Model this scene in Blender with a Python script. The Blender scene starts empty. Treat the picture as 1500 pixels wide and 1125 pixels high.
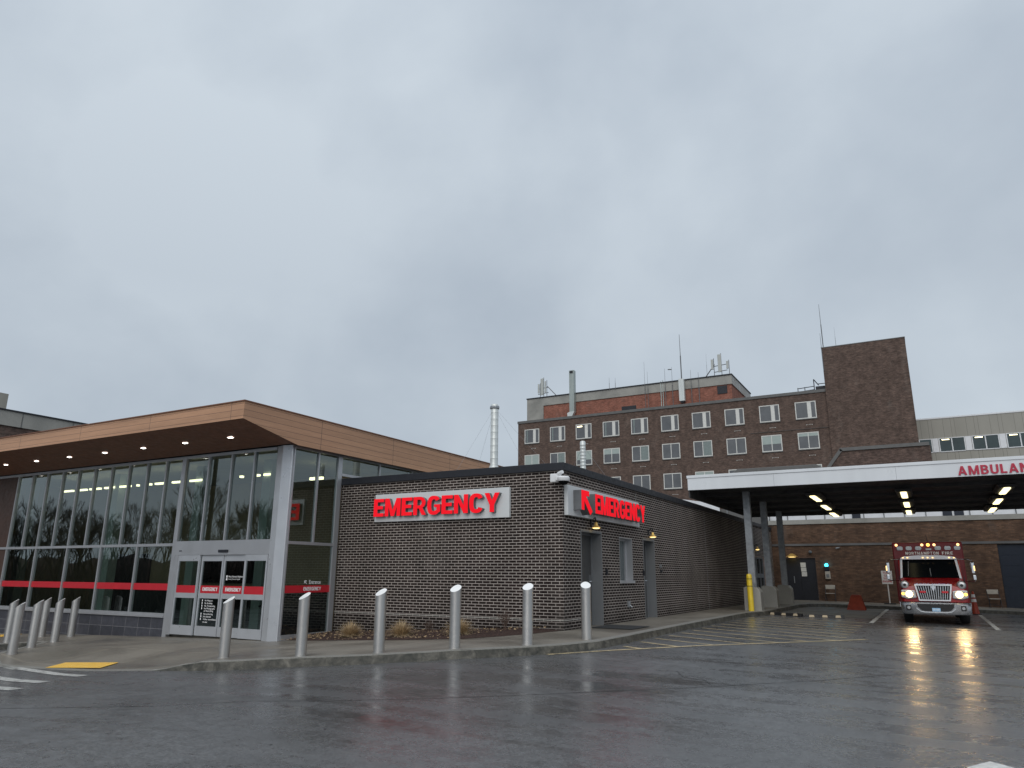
import bpy, bmesh, math, random
from mathutils import Vector, Matrix, Euler
random.seed(7)
sc = bpy.context.scene
COL = sc.collection
R = math.radians

# ------------------------------------------------------------------ terrain
SX = [(-400,-3.0),(-60,-1.2),(-30,-.52),(-22.3,-.27),(-18.3,-.16),(-14.2,-.08),(-7.2,.30),(-5.5,.30),(40,-.5),(400,-1.2)]
def S(x, y):
    z = SX[-1][1]
    for (a, za), (b, zb) in zip(SX, SX[1:]):
        if x <= b:
            z = za+(zb-za)*(x-a)/(b-a); break
    return z-.015*min(max(0, 15.3-y), 20)
def road_z(x, y): return S(x, y)-.15
def ramp(x, y):
    ax, ay, bx, by = -15.9, 9.0, -13.6, 9.2
    t = max(0, min(1, ((x-ax)*(bx-ax)+(y-ay)*(by-ay))/((bx-ax)**2+(by-ay)**2)))
    d = math.hypot(x-ax-t*(bx-ax), y-ay-t*(by-ay))
    w = max(0, min(1, 1-(d-.95)/1.3))
    return w*w*(3-2*w)
def walk_z(x, y): return S(x, y)-.142*ramp(x, y)

# ------------------------------------------------------------------ materials
MATS = {}
class NT:
    def __init__(s, name):
        s.m = bpy.data.materials.new(name); s.m.use_nodes = True
        s.t = s.m.node_tree; s.t.nodes.clear()
        s.out = s.t.nodes.new('ShaderNodeOutputMaterial')
    def n(s, kind, **kw):
        o = s.t.nodes.new('ShaderNode'+kind)
        for k, v in kw.items():
            if k[0] == '_': setattr(o, k[1:], v)
            else: s.set(o, k.replace('__', ' '), v)
        return o
    def set(s, o, k, v):
        i = o.inputs[int(k[2:])] if k.startswith('in') and k[2:].isdigit() else o.inputs[k]
        if isinstance(v, bpy.types.NodeSocket): s.t.links.new(v, i)
        elif isinstance(v, bpy.types.Node): s.t.links.new(v.outputs[0], i)
        else:
            if isinstance(v, (tuple, list)) and len(v) == 3 and i.type == 'RGBA': v = (*v, 1)
            i.default_value = v
    def pos(s): return s.n('NewGeometry').outputs['Position']
    def noise(s, scale, vec=None, detail=4, rough=.55, dist=0.0):
        o = s.n('TexNoise', Scale=float(scale), Detail=float(detail), Roughness=rough, Distortion=dist)
        s.set(o, 'Vector', vec if vec is not None else s.pos()); return o.outputs['Fac']
    def scaled(s, v, vec=None):
        o = s.n('VectorMath', _operation='MULTIPLY'); s.set(o, 'in0', vec if vec is not None else s.pos()); o.inputs[1].default_value = v
        return o.outputs[0]
    def ramp(s, fac, stops, interp='LINEAR'):
        o = s.n('ValToRGB'); s.set(o, 'Fac', fac); cr = o.color_ramp; cr.interpolation = interp
        while len(cr.elements) < len(stops): cr.elements.new(.5)
        for e, (p, c) in zip(cr.elements, stops):
            e.position = p; e.color = (*c, 1) if isinstance(c, tuple) else (c, c, c, 1)
        return o.outputs['Color']
    def mix(s, f, a, b, mode='MIX'):
        o = s.n('Mix', _data_type='RGBA', _blend_type=mode)
        for i, v in ((0, f), (6, a), (7, b)):
            if isinstance(v, bpy.types.NodeSocket): s.t.links.new(v, o.inputs[i])
            else:
                if i and not isinstance(v, (tuple, list)): v = (v, v, v, 1)
                if i and len(v) == 3: v = (*v, 1)
                o.inputs[i].default_value = v
        return o.outputs[2]
    def math(s, op, a, b=0.0):
        o = s.n('Math', _operation=op); s.set(o, 'in0', a); s.set(o, 'in1', b); return o.outputs[0]
    def bump(s, h, strength=.3, dist=.01):
        o = s.n('Bump', Strength=strength, Distance=dist); s.set(o, 'Height', h); return o.outputs[0]
    def bsdf(s, color, rough=.6, metal=0.0, normal=None, coat=0.0, **kw):
        o = s.n('BsdfPrincipled'); s.set(o, 'Base Color', color); s.set(o, 'Roughness', rough); s.set(o, 'Metallic', metal)
        if normal is not None: s.set(o, 'Normal', normal)
        if coat: s.set(o, 'Coat Weight', coat); s.set(o, 'Coat Roughness', .08)
        for k, v in kw.items(): s.set(o, k.replace('__', ' '), v)
        s.t.links.new(o.outputs[0], s.out.inputs[0]); return o
def simple(name, col, rough=.5, metal=0.0, var=.15, scale=3.0, coat=0.0, bump=0.0, bscale=60, streak=False):
    n = NT(name)
    v = n.scaled((1, 1, .12)) if streak else None
    f = n.noise(scale, v, 5)
    a = tuple(c*(1-var) for c in col); b = tuple(min(1, c*(1+var)) for c in col)
    c = n.ramp(f, [(.3, a), (.7, b)])
    r = n.ramp(n.noise(scale*2.3), [(.3, max(.02, rough*.8)), (.7, min(1, rough*1.2))])
    nm = n.bump(n.noise(bscale), bump, .004) if bump else None
    n.bsdf(c, r, metal, nm, coat)
    MATS[name] = n.m; return n.m
def emit(name, col, strength):
    n = NT(name); e = n.n('Emission', Color=col, Strength=float(strength)); n.t.links.new(e.outputs[0], n.out.inputs[0])
    MATS[name] = n.m; return n.m
def brick(name, c1, c2, mortar, bw=.2032, rh=.0677, ms=.010, speck=0.0, damp=None, grime=.25, bstr=.5, rough=.8, spec=.3):
    n = NT(name)
    g = n.n('NewGeometry'); sp = n.n('SeparateXYZ'); n.set(sp, 'Vector', g.outputs['Position'])
    sn = n.n('SeparateXYZ'); n.set(sn, 'Vector', g.outputs['True Normal'])
    isx = n.math('GREATER_THAN', n.math('ABSOLUTE', sn.outputs[0]), .5)
    u = n.math('ADD', n.math('MULTIPLY', sp.outputs[1], isx), n.math('MULTIPLY', sp.outputs[0], n.math('SUBTRACT', 1.0, isx)))
    cv = n.n('CombineXYZ'); n.set(cv, 'X', u); n.set(cv, 'Y', sp.outputs[2])
    b = n.n('TexBrick', Scale=1.0, _offset=.5)
    n.set(b, 'Vector', cv.outputs[0]); n.set(b, 'Color1', c1); n.set(b, 'Color2', c2); n.set(b, 'Mortar', mortar)
    n.set(b, 'Mortar Size', ms/2); n.set(b, 'Mortar Smooth', .1); n.set(b, 'Bias', 0.0); n.set(b, 'Brick Width', bw); n.set(b, 'Row Height', rh)
    # second brick layer with a colour for odd pale or dark bricks
    f = n.noise(1.3, detail=6, rough=.6)
    gr = n.ramp(f, [(.3, 1-grime), (.7, 1+grime*.4)])
    c = n.mix(1.0, b.outputs['Color'], gr, 'MULTIPLY')
    fine = n.ramp(n.noise(90, detail=3), [(.3, .82), (.7, 1.12)])
    c = n.mix(1.0, c, fine, 'MULTIPLY')
    # faint vertical weathering streaks
    st = n.ramp(n.noise(.9, n.scaled((2.5, 2.5, .25)), 5), [(.45, 1.0), (.8, .8)])
    c = n.mix(1.0, c, st, 'MULTIPLY')
    if speck:
        sv = n.noise(1.0, n.scaled((2.6, 2.6, 7.5)), 3, .8)
        c = n.mix(1.0, c, n.ramp(sv, [(.36, 1-speck), (.64, 1+speck)]), 'MULTIPLY')
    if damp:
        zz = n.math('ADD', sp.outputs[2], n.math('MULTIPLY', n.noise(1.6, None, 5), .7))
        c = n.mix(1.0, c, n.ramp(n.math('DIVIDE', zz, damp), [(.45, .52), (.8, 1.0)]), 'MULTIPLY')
    # bloom and odd units
    eff = n.ramp(n.noise(.8, n.scaled((1.2, 1.2, .5)), 6, .7), [(.56, 0.0), (.78, .16)])
    c = n.mix(eff, c, (.34,.31,.28))
    h = n.math('ADD', n.math('MULTIPLY', b.outputs['Fac'], -1.0), n.math('MULTIPLY', n.noise(140, detail=2), .25))
    n.bsdf(c, rough, 0, n.bump(h, bstr, .006), **{'Specular__IOR__Level': spec})
    MATS[name] = n.m; return n.m

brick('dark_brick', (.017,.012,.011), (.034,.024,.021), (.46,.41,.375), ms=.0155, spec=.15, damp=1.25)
brick('hospital_brick', (.092,.060,.049), (.138,.090,.072), (.15,.125,.105), bw=.23, rh=.08, ms=.012, grime=.3, rough=.85, speck=.30)
brick('penthouse_brick', (.25,.095,.065), (.33,.13,.09), (.24,.17,.14), bw=.23, rh=.08, speck=.25, grime=.3, rough=.85)
brick('bay_brick', (.085,.047,.030), (.145,.082,.050), (.07,.058,.046), ms=.009, speck=.25, grime=.35, rough=.8)
brick('old_brick', (.085,.055,.046), (.13,.085,.07), (.14,.115,.1), bw=.23, rh=.08, speck=.45)

def asphalt():
    n = NT('wet_asphalt')
    p = n.pos()
    grain = n.noise(38, p, 6, .75)
    agg = n.n('TexVoronoi', Scale=75.0); n.set(agg, 'Vector', p)
    mid = n.noise(7, p, 5, .7)
    big = n.noise(.20, p, 6, .62, .5)
    blot = n.noise(1.1, n.scaled((.6, 1.3, 1)), 5, .6, .6)
    streak = n.noise(.75, n.scaled((.22, 2.4, 1)), 6, .65, .25)
    c = n.ramp(grain, [(.30, (.046,.0465,.048)), (.5, (.088,.089,.092)), (.70, (.160,.162,.165))])
    c = n.mix(1.0, c, n.ramp(mid, [(.3, .80), (.7, 1.2)]), 'MULTIPLY')
    c = n.mix(1.0, c, n.ramp(big, [(.32, .72), (.66, 1.30)]), 'MULTIPLY')
    c = n.mix(1.0, c, n.ramp(blot, [(.30, .70), (.42, 1.0), (.8, 1.08)]), 'MULTIPLY')
    spx = n.n('SeparateXYZ'); n.set(spx, 'Vector', p)
    tr = n.math('ADD', n.math('MULTIPLY', spx.outputs[0], .62), n.math('ADD', n.math('MULTIPLY', spx.outputs[1], -.78), n.math('MULTIPLY', n.noise(.15, p, 2), 3.0)))
    tw = n.math('ABSOLUTE', n.math('SUBTRACT', n.math('FRACT', n.math('DIVIDE', tr, 1.9)), .5))
    c = n.mix(n.ramp(n.noise(.5, p, 4), [(.42, 0.0), (.62, .55)]), c, n.mix(1.0, c, n.ramp(tw, [(.04, .72), (.16, 1.0)]), 'MULTIPLY'))
    oil = n.ramp(n.noise(.9, p, 4, .75, 1.2), [(.64, 0.0), (.72, .55)])
    c = n.mix(oil, c, (.018,.018,.019))
    sel = n.ramp(agg.outputs['Color'], [(.70, 0.0), (.80, 1.0)])
    spk = n.math('MULTIPLY', sel, n.ramp(agg.outputs['Distance'], [(.10, 1.0), (.28, 0.0)]))
    c = n.mix(spk, c, (.26,.26,.25))
    wet = n.math('ADD', n.math('MULTIPLY', big, .35), n.math('ADD', n.math('MULTIPLY', streak, .45), n.math('MULTIPLY', mid, .20)))
    rough = n.ramp(wet, [(.40, .12), (.47, .24), (.56, .36), (.66, .46)])
    h = n.math('ADD', grain, n.math('MULTIPLY', agg.outputs['Distance'], .5))
    st = n.ramp(wet, [(.40, .18), (.6, .8)])
    b = n.n('Bump', Distance=.0035); n.set(b, 'Strength', st); n.set(b, 'Height', h)
    n.bsdf(c, rough, 0, b.outputs[0], **{'Specular__IOR__Level': .65})
    MATS['asphalt'] = n.m
asphalt()
def concrete(name, base, wetdark=.7, joints=0.0, bstr=.25):
    n = NT(name)
    p = n.pos()
    big = n.noise(.55, p, 6, .6, .3); fine = n.noise(30, p, 5, .7)
    c = n.ramp(fine, [(.25, tuple(x*.82 for x in base)), (.75, tuple(x*1.12 for x in base))])
    c = n.mix(1.0, c, n.ramp(big, [(.35, wetdark), (.62, 1.08)]), 'MULTIPLY')
    h = fine
    if joints:
        b = n.n('TexBrick', Scale=1.0, _offset=0.0)
        n.set(b, 'Vector', p); n.set(b, 'Color1', (1,1,1)); n.set(b, 'Color2', (1,1,1)); n.set(b, 'Mortar', (1.30,1.28,1.24))
        n.set(b, 'Mortar Size', .028); n.set(b, 'Brick Width', joints); n.set(b, 'Row Height', joints)
        c = n.mix(1.0, c, b.outputs['Color'], 'MULTIPLY')
    r = n.ramp(big, [(.35, .28), (.62, .65)])
    n.bsdf(c, r, 0, n.bump(h, bstr, .004)); MATS[name] = n.m
concrete('walk_concrete', (.205,.185,.155), .66, 1.85)
def kerbmat():
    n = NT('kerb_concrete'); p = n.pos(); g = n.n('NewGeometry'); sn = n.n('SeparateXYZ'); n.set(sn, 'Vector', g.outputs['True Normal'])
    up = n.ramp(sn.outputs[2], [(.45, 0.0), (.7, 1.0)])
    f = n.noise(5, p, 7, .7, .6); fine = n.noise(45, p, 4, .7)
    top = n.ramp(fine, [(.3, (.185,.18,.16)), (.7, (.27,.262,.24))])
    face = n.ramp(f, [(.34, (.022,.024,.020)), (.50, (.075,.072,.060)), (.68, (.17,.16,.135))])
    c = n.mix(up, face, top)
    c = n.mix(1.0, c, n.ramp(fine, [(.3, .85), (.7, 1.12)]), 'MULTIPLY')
    n.bsdf(c, .55, 0, n.bump(f, .4, .01)); MATS['kerb_concrete'] = n.m
kerbmat()
concrete('precast', (.30,.295,.27), .75)
concrete('apron', (.12,.115,.10), .6)

simple('aluminium', (.46,.47,.49), .38, .55, .05, 2, streak=True)
simple('bright_alu', (.52,.54,.57), .34, .45, .05, 2)
simple('stainless', (.50,.49,.475), .40, .88, .10, 6, bump=.15, bscale=25, streak=True)
simple('galvanised', (.30,.32,.34), .45, .6, .25, 6)
simple('bollard_cap', (.90,.90,.89), .4, .1, .04, 5)
simple('yellow_paint', (.72,.52,.03), .35, 0, .12, 5, coat=.3)
simple('tactile_yellow', (.85,.52,.07), .45, 0, .08, 9, coat=.3)
simple('black_metal', (.010,.012,.018), .55, 0, .2, 4)
simple('black_rubber', (.012,.012,.013), .6, 0, .3, 12, bump=.3)
simple('grey_door', (.055,.055,.055), .45, 0, .08, 3)
simple('grey_jamb', (.17,.18,.19), .4, .1, .06, 3)
simple('soffit', (.19,.085,.050), .55, 0, .2, 4, streak=False)
simple('brown_panel', (.060,.030,.020), .5, 0, .15, 3)
simple('white_paint', (.70,.72,.75), .35, 0, .05, 3)
simple('canopy_white', (.67,.70,.73), .33, 0, .06, 1.2, streak=True)
simple('canopy_dark', (.036,.036,.038), .65, 0, .3, 2)
simple('sign_panel', (.60,.625,.635), .4, 0, .04, 2)
simple('letter_side', (.17,.175,.18), .4, .4, .1, 4)
simple('red_vinyl', (.50,.018,.03), .35, 0, .06, 3)
simple('amb_letter', (.42,.012,.045), .4, 0, .06, 3)
simple('fire_red', (.27,.005,.008), .30, 0, .10, 3, coat=.25); simple('box_red', (.17,.004,.008), .42, 0, .12, 3); simple('chrome_dull', (.40,.41,.43), .28, .9, .2, 5)
simple('chrome', (.75,.76,.78), .14, 1.0, .05, 6)
simple('lamp_silver', (.42,.43,.44), .3, .6, .1, 20)
simple('silver_text', (.85,.84,.80), .4, 0, .05, 9)
simple('tyre', (.010,.010,.011), .75, 0, .3, 12)
simple('plate_blue', (.28,.48,.68), .4, 0, .06, 9)
simple('plate_ink', (.75,.80,.85), .4, 0, .04, 9)
simple('hood_text', (.42,.44,.62), .4, 0, .05, 9)
simple('white_sign', (.68,.66,.63), .5, 0, .06, 5)
simple('paper', (.55,.55,.52), .8, 0, .08, 12)
simple('white_vinyl', (.85,.85,.86), .4, 0, .02, 5)
simple('ink_red', (.45,.02,.04), .5, 0, .05, 5)
simple('orange_plastic', (.36,.045,.02), .5, 0, .2, 6)
simple('beige_plastic', (.40,.37,.32), .5, 0, .1, 8)
simple('camera_white', (.72,.73,.74), .35, 0, .04, 8)
simple('road_white', (.62,.62,.60), .4, 0, .3, 18, bump=.4)
simple('interior_wall', (.46,.38,.26), .8, 0, .08, 2)
simple('interior_ceiling', (.52,.50,.43), .8, 0, .05, 2)
simple('interior_floor', (.14,.135,.12), .3, 0, .1, 2)
simple('interior_dark', (.03,.035,.04), .6, 0, .3, 2)
simple('column_pale', (.45,.52,.50), .6, 0, .05, 2)
simple('beige_panel', (.30,.29,.255), .55, 0, .08, .7, streak=True)
simple('grey_flash', (.11,.11,.108), .55, 0, .12, 2)
simple('win_frame', (.62,.62,.59), .5, 0, .06, 6)
simple('blind', (.34,.40,.38), .7, 0, .06, 3)
simple('curtain', (.20,.24,.235), .8, 0, .12, 5)
simple('antenna_grey', (.16,.165,.17), .5, .4, .1, 9)
simple('cell_panel', (.42,.44,.42), .5, 0, .05, 5)
simple('duct_metal', (.36,.40,.38), .38, .5, .15, 2, streak=True)
simple('stack_white', (.60,.63,.62), .35, .3, .08, 2, streak=True)
simple('roof_membrane', (.10,.10,.10), .8, 0, .2, 1)
simple('grass_tan', (.62,.48,.29), .85, 0, .35, 15)
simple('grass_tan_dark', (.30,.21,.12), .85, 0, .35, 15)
simple('twig', (.10,.065,.05), .85, 0, .3, 15)
simple('bark', (.035,.032,.028), .9, 0, .3, 4)
simple('mat_rubber', (.022,.024,.026), .9, 0, .2, 30, bump=.5)
simple('ledge', (.52,.50,.46), .6, 0, .1, 4)
simple('blue_box', (.012,.018,.032), .4, .2, .1, 6)
simple('wire', (.30,.31,.33), .6, .2, .05, 6)
emit('lamp_warm', (1.0,.92,.72), 5.0)
emit('canopy_lens', (1.0,.86,.46), 2.4)
emit('down_lens', (1.0,.95,.88), 9.0)
emit('strip_lens', (1.0,.88,.55), 4.5)
emit('wall_lens', (1.0,.72,.28), 2.6)
emit('red_letter', (1.0,.016,.03), .88)
emit('head_lens', (1.0,.66,.26), 15.0)
emit('amber_lens', (1.0,.55,.10), 3.2)
emit('marker_lens', (1.0,.62,.25), 2.6)
emit('blue_lens', (.05,.65,1.0), 5.5)

def paint_lines():
    n = NT('worn_line_paint'); p = n.pos()
    w = n.noise(5, p, 6, .75); w2 = n.noise(60, p, 3, .6)
    f = n.ramp(n.math('ADD', n.math('MULTIPLY', w, .6), n.math('MULTIPLY', w2, .4)), [(.38, 0.0), (.5, 1.0)])
    c = n.mix(f, (.06,.058,.055), (.62,.50,.30))
    n.bsdf(c, .34, 0, n.bump(w2, .3, .003)); MATS['hatch_paint'] = n.m
    n = NT('worn_white_paint'); p = n.pos()
    w = n.noise(6, p, 6, .75); w2 = n.noise(70, p, 3, .6)
    f = n.ramp(n.math('ADD', n.math('MULTIPLY', w, .5), n.math('MULTIPLY', w2, .5)), [(.40, 0.0), (.5, 1.0)])
    c = n.mix(f, (.07,.07,.07), (.60,.60,.57))
    n.bsdf(c, .34, 0, n.bump(w2, .3, .003)); MATS['white_lane'] = n.m
paint_lines()
def wood():
    n = NT('wood_panel'); g = n.n('NewGeometry'); sp = n.n('SeparateXYZ'); n.set(sp, 'Vector', g.outputs['Position'])
    z = sp.outputs[2]
    # board grooves every 0.148 m
    fr = n.math('FRACT', n.math('DIVIDE', n.math('SUBTRACT', z, 4.655), .1475))
    gl = n.math('LESS_THAN', fr, .055)
    # long vertical joints every 3 m along the run
    run = n.math('ADD', sp.outputs[0], sp.outputs[1])
    vj = n.math('LESS_THAN', n.math('FRACT', n.math('DIVIDE', n.math('ADD', run, 60.6), 3.05)), .0045)
    ln = n.math('MAXIMUM', gl, vj)
    gr = n.noise(3.0, n.scaled((.8, .8, 22)), 5, .6)
    bd = n.noise(1.0, n.scaled((.33, .33, 6.77)), 0)
    c = n.ramp(gr, [(.3, (.405,.222,.128)), (.7, (.50,.285,.170))])
    c = n.mix(1.0, c, n.ramp(bd, [(.3, .9), (.7, 1.08)]), 'MULTIPLY')
    c = n.mix(ln, c, (.12,.07,.05))
    n.bsdf(c, .5, 0, n.bump(n.math('SUBTRACT', 1.0, ln), .5, .004)); MATS['wood_panel'] = n.m
wood()
def tiles():
    n = NT('slate_tile'); p = n.pos(); sp = n.n('SeparateXYZ'); n.set(sp, 'Vector', p)
    cv = n.n('CombineXYZ'); n.set(cv, 'X', n.math('ADD', sp.outputs[0], 18.33)); n.set(cv, 'Y', n.math('SUBTRACT', sp.outputs[2], .30))
    b = n.n('TexBrick', Scale=1.0, _offset=0.0)
    n.set(b, 'Vector', cv.outputs[0]); n.set(b, 'Color1', (.042,.044,.055)); n.set(b, 'Color2', (.062,.064,.078)); n.set(b, 'Mortar', (.22,.22,.23))
    n.set(b, 'Mortar Size', .005); n.set(b, 'Brick Width', .56); n.set(b, 'Row Height', .29)
    c = n.mix(1.0, b.outputs['Color'], n.ramp(n.noise(9, p, 5), [(.3, .8), (.7, 1.2)]), 'MULTIPLY')
    n.bsdf(c, .32, 0, n.bump(n.math('MULTIPLY', b.outputs['Fac'], -1.0), .4, .004)); MATS['slate_tile'] = n.m
tiles()
def glass(name, tint, refl=.12, col=(.86,.95,.95), rough=.0):
    n = NT(name)
    tr = n.n('BsdfTransparent', Color=tint)
    gl = n.n('BsdfGlossy', Color=col, Roughness=rough)
    w = n.noise(.55, None, 2); bmp = n.bump(w, .03, .02); n.set(gl, 'Normal', bmp)
    fr = n.n('LayerWeight', Blend=.5)
    f = n.math('MINIMUM', n.math('ADD', n.math('MULTIPLY', n.math('POWER', fr.outputs['Facing'], 4.0), .9), refl), 1.0)
    mx = n.n('MixShader'); n.set(mx, 'Fac', f)
    n.t.links.new(tr.outputs[0], mx.inputs[1]); n.t.links.new(gl.outputs[0], mx.inputs[2])
    n.t.links.new(mx.outputs[0], n.out.inputs[0]); MATS[name] = n.m
glass('tinted_glass', (.40,.48,.45), .15)
glass('door_glass', (.35,.42,.40), .10)
def opaque_glass(name, col, rough=.06, spec=.5):
    n = NT(name)
    c = n.ramp(n.noise(.8), [(.3, tuple(x*.8 for x in col)), (.7, tuple(x*1.25 for x in col))])
    n.bsdf(c, rough, 0, n.bump(n.noise(.6, None, 2), .05, .02), **{'Specular__IOR__Level': spec, 'IOR': 1.6}); MATS[name] = n.m
opaque_glass('hospital_glass', (.09,.093,.098), .12, .8)
opaque_glass('dark_glass', (.004,.005,.006), .16, .06)
opaque_glass('grey_bldg_glass', (.035,.055,.058), .08, .5)
def mulchm():
    n = NT('mulch'); p = n.pos(); v = n.n('TexVoronoi', Scale=32.0); n.set(v, 'Vector', n.scaled((1, 2.2, 1)))
    c = n.mix(v.outputs['Color'], (.018,.009,.007), (.075,.035,.024)); 
    n.bsdf(c, .9, 0, n.bump(v.outputs['Distance'], 1.0, .02)); MATS['mulch'] = n.m
mulchm()
def panelbands():
    n = NT('cladding_joints'); g = n.n('NewGeometry'); sp = n.n('SeparateXYZ'); n.set(sp, 'Vector', g.outputs['Position'])
    fx = n.math('FRACT', n.math('DIVIDE', sp.outputs[0], 1.07)); j = n.math('LESS_THAN', fx, .03)
    fx2 = n.math('FRACT', n.math('DIVIDE', n.math('ADD', sp.outputs[0], .35), 2.14)); j2 = n.math('LESS_THAN', fx2, .016)
    c = n.ramp(n.noise(.5, n.scaled((1, 1, .3)), 4), [(.3, (.27,.262,.23)), (.7, (.325,.315,.28))])
    c = n.mix(n.math('MAXIMUM', j, j2), c, (.16,.155,.14)); n.bsdf(c, .6); MATS['cladding'] = n.m
panelbands()

# ------------------------------------------------------------------ builders
ORG = {}
def org(p): return ORG[p.name] if p else Vector((0, 0, 0))
class MB:
    def __init__(s): s.v = []; s.f = []
    def quad(s, *pts):
        b = len(s.v); s.v += [Vector(p) for p in pts]; s.f.append(list(range(b, b+len(pts)))); return s
    def box(s, x0, x1, y0, y1, z0, z1):
        return s.pris([(x0,y0),(x1,y0),(x1,y1),(x0,y1)], z0, z1)
    def pris(s, poly, z0, z1, axis='z'):
        """extrude a polygon; axis z: (x,y); y: (x,z) between y=z0..z1; x: (y,z)"""
        n = len(poly); b = len(s.v)
        f = {'z': lambda a, c, t: (a, c, t), 'y': lambda a, c, t: (a, t, c), 'x': lambda a, c, t: (t, a, c)}[axis]
        for t in (z0, z1): s.v += [Vector(f(a, c, t)) for a, c in poly]
        s.f.append([b+i for i in range(n)][::-1]); s.f.append([b+n+i for i in range(n)])
        for i in range(n): j = (i+1) % n; s.f.append([b+i, b+j, b+n+j, b+n+i])
        return s
    def tube(s, p0, p1, r0, r1=None, n=10, caps=True):
        r1 = r0 if r1 is None else r1; p0 = Vector(p0); p1 = Vector(p1); d = (p1-p0)
        if d.length < 1e-6: return s
        d.normalize(); a = d.orthogonal().normalized(); c = d.cross(a); b = len(s.v)
        for p, r in ((p0, r0), (p1, r1)):
            for i in range(n):
                t = 2*math.pi*i/n; s.v.append(p+(a*math.cos(t)+c*math.sin(t))*r)
        for i in range(n): j = (i+1) % n; s.f.append([b+i, b+j, b+n+j, b+n+i])
        if caps: s.f.append([b+i for i in range(n)][::-1]); s.f.append([b+n+i for i in range(n)])
        return s
    def path(s, pts, r, n=8):
        for a, b in zip(pts, pts[1:]): s.tube(a, b, r, r, n)
        return s
    def lathe(s, c, prof, n=20, axis='z'):
        c = Vector(c); b = len(s.v)
        for (r, h) in prof:
            for i in range(n):
                t = 2*math.pi*i/n
                if axis == 'z': s.v.append(c+Vector((r*math.cos(t), r*math.sin(t), h)))
                elif axis == 'y': s.v.append(c+Vector((r*math.cos(t), h, r*math.sin(t))))
                else: s.v.append(c+Vector((h, r*math.cos(t), r*math.sin(t))))
        for k in range(len(prof)-1):
            for i in range(n):
                j = (i+1) % n; s.f.append([b+k*n+i, b+k*n+j, b+(k+1)*n+j, b+(k+1)*n+i])
        s.f.append([b+i for i in range(n)][::-1]); s.f.append([b+(len(prof)-1)*n+i for i in range(n)])
        return s
    def build(s, name, mat, parent=None, smooth=False, bevel=0.0, at=None):
        o0 = org(parent) if parent else (Vector(at) if at else Vector((0, 0, 0)))
        me = bpy.data.meshes.new(name)
        me.from_pydata([v-o0 for v in s.v], [], s.f)
        bm = bmesh.new(); bm.from_mesh(me); bmesh.ops.recalc_face_normals(bm, faces=bm.faces)
        if bevel:
            bmesh.ops.bevel(bm, geom=[e for e in bm.edges if e.is_manifold and e.calc_face_angle(0) > .5], offset=bevel, segments=2, affect='EDGES', profile=.5, clamp_overlap=True)
        bm.to_mesh(me); bm.free()
        if isinstance(mat, str): mat = MATS[mat]
        me.materials.append(mat)
        if smooth:
            for p in me.polygons: p.use_smooth = True
            try: me.set_sharp_from_angle(angle=R(38))
            except Exception: pass
        o = bpy.data.objects.new(name, me); COL.objects.link(o)
        if parent: o.parent = parent
        elif at: o.location = at
        ORG[o.name] = o0
        return o
def tag(o, label=None, cat=None, group=None, kind=None):
    if label: o['label'] = label
    if cat: o['category'] = cat
    if group: o['group'] = group
    if kind: o['kind'] = kind
    return o
def thing(name, label, cat, loc=(0,0,0), rotz=0.0, group=None, local=False):
    o = bpy.data.objects.new(name, None); COL.objects.link(o); o.location = loc; o.rotation_euler = (0, 0, rotz)
    o.empty_display_size = .2
    ORG[o.name] = Vector((0,0,0)) if (local or rotz) else Vector(loc)
    return tag(o, label, cat, group)
KIDS = {}
def dup(root, loc, rotz=0.0, label=None):
    r = root.copy(); COL.objects.link(r); r.location = loc; r.rotation_euler = (0, 0, rotz)
    if label: r['label'] = label
    for ch in list(root.children):
        c = ch.copy(); COL.objects.link(c); c.parent = r
        for g in list(ch.children):
            d = g.copy(); COL.objects.link(d); d.parent = c
    return r
def structure(o): o['kind'] = 'structure'; return o

_curves = {}
def glyph(txt, bold=.0, extr=.0):
    key = (txt, bold, extr)
    if key in _curves: return _curves[key]
    cu = bpy.data.curves.new('lettering', 'FONT'); cu.body = txt; cu.size = 1.0; cu.offset = bold; cu.extrude = extr; cu.resolution_u = 3
    ob = bpy.data.objects.new('lettering', cu); COL.objects.link(ob)
    dg = bpy.context.evaluated_depsgraph_get(); dg.update()
    me = ob.evaluated_get(dg).to_mesh()
    vs = [v.co.copy() for v in me.vertices]; fs = [list(p.vertices) for p in me.polygons]
    ob.evaluated_get(dg).to_mesh_clear()
    bpy.data.objects.remove(ob); bpy.data.curves.remove(cu)
    xs = [v.x for v in vs]; _curves[key] = (vs, fs, min(xs) if xs else 0, max(xs) if xs else 0)
    return _curves[key]
def text(txt, origin, ux, uz, width, height, mat, parent, name='lettering', depth=.0, bold=.0, mb=None):
    """lay a line of capitals so that it fills width x height; ux runs along the text, uz is up; depth extrudes towards ux x uz"""
    vs, fs, x0, x1 = glyph(txt, bold, .5 if depth else 0)
    ux = Vector(ux); uz = Vector(uz); un = ux.cross(uz); o = Vector(origin)
    m = mb or MB(); b = len(m.v); k = width/(x1-x0)
    zs = [v.y for v in vs]; zmin, zmax = (0, .729) if depth or txt.isupper() else (0, .729)
    for v in vs:
        m.v.append(o+ux*((v.x-x0)*k)+uz*(v.y/.729*height)+un*((v.z+.5)*depth if depth else 0))
    m.f += [[b+i for i in f] for f in fs]
    if mb: return m
    return m.build(name, mat, parent)

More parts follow.
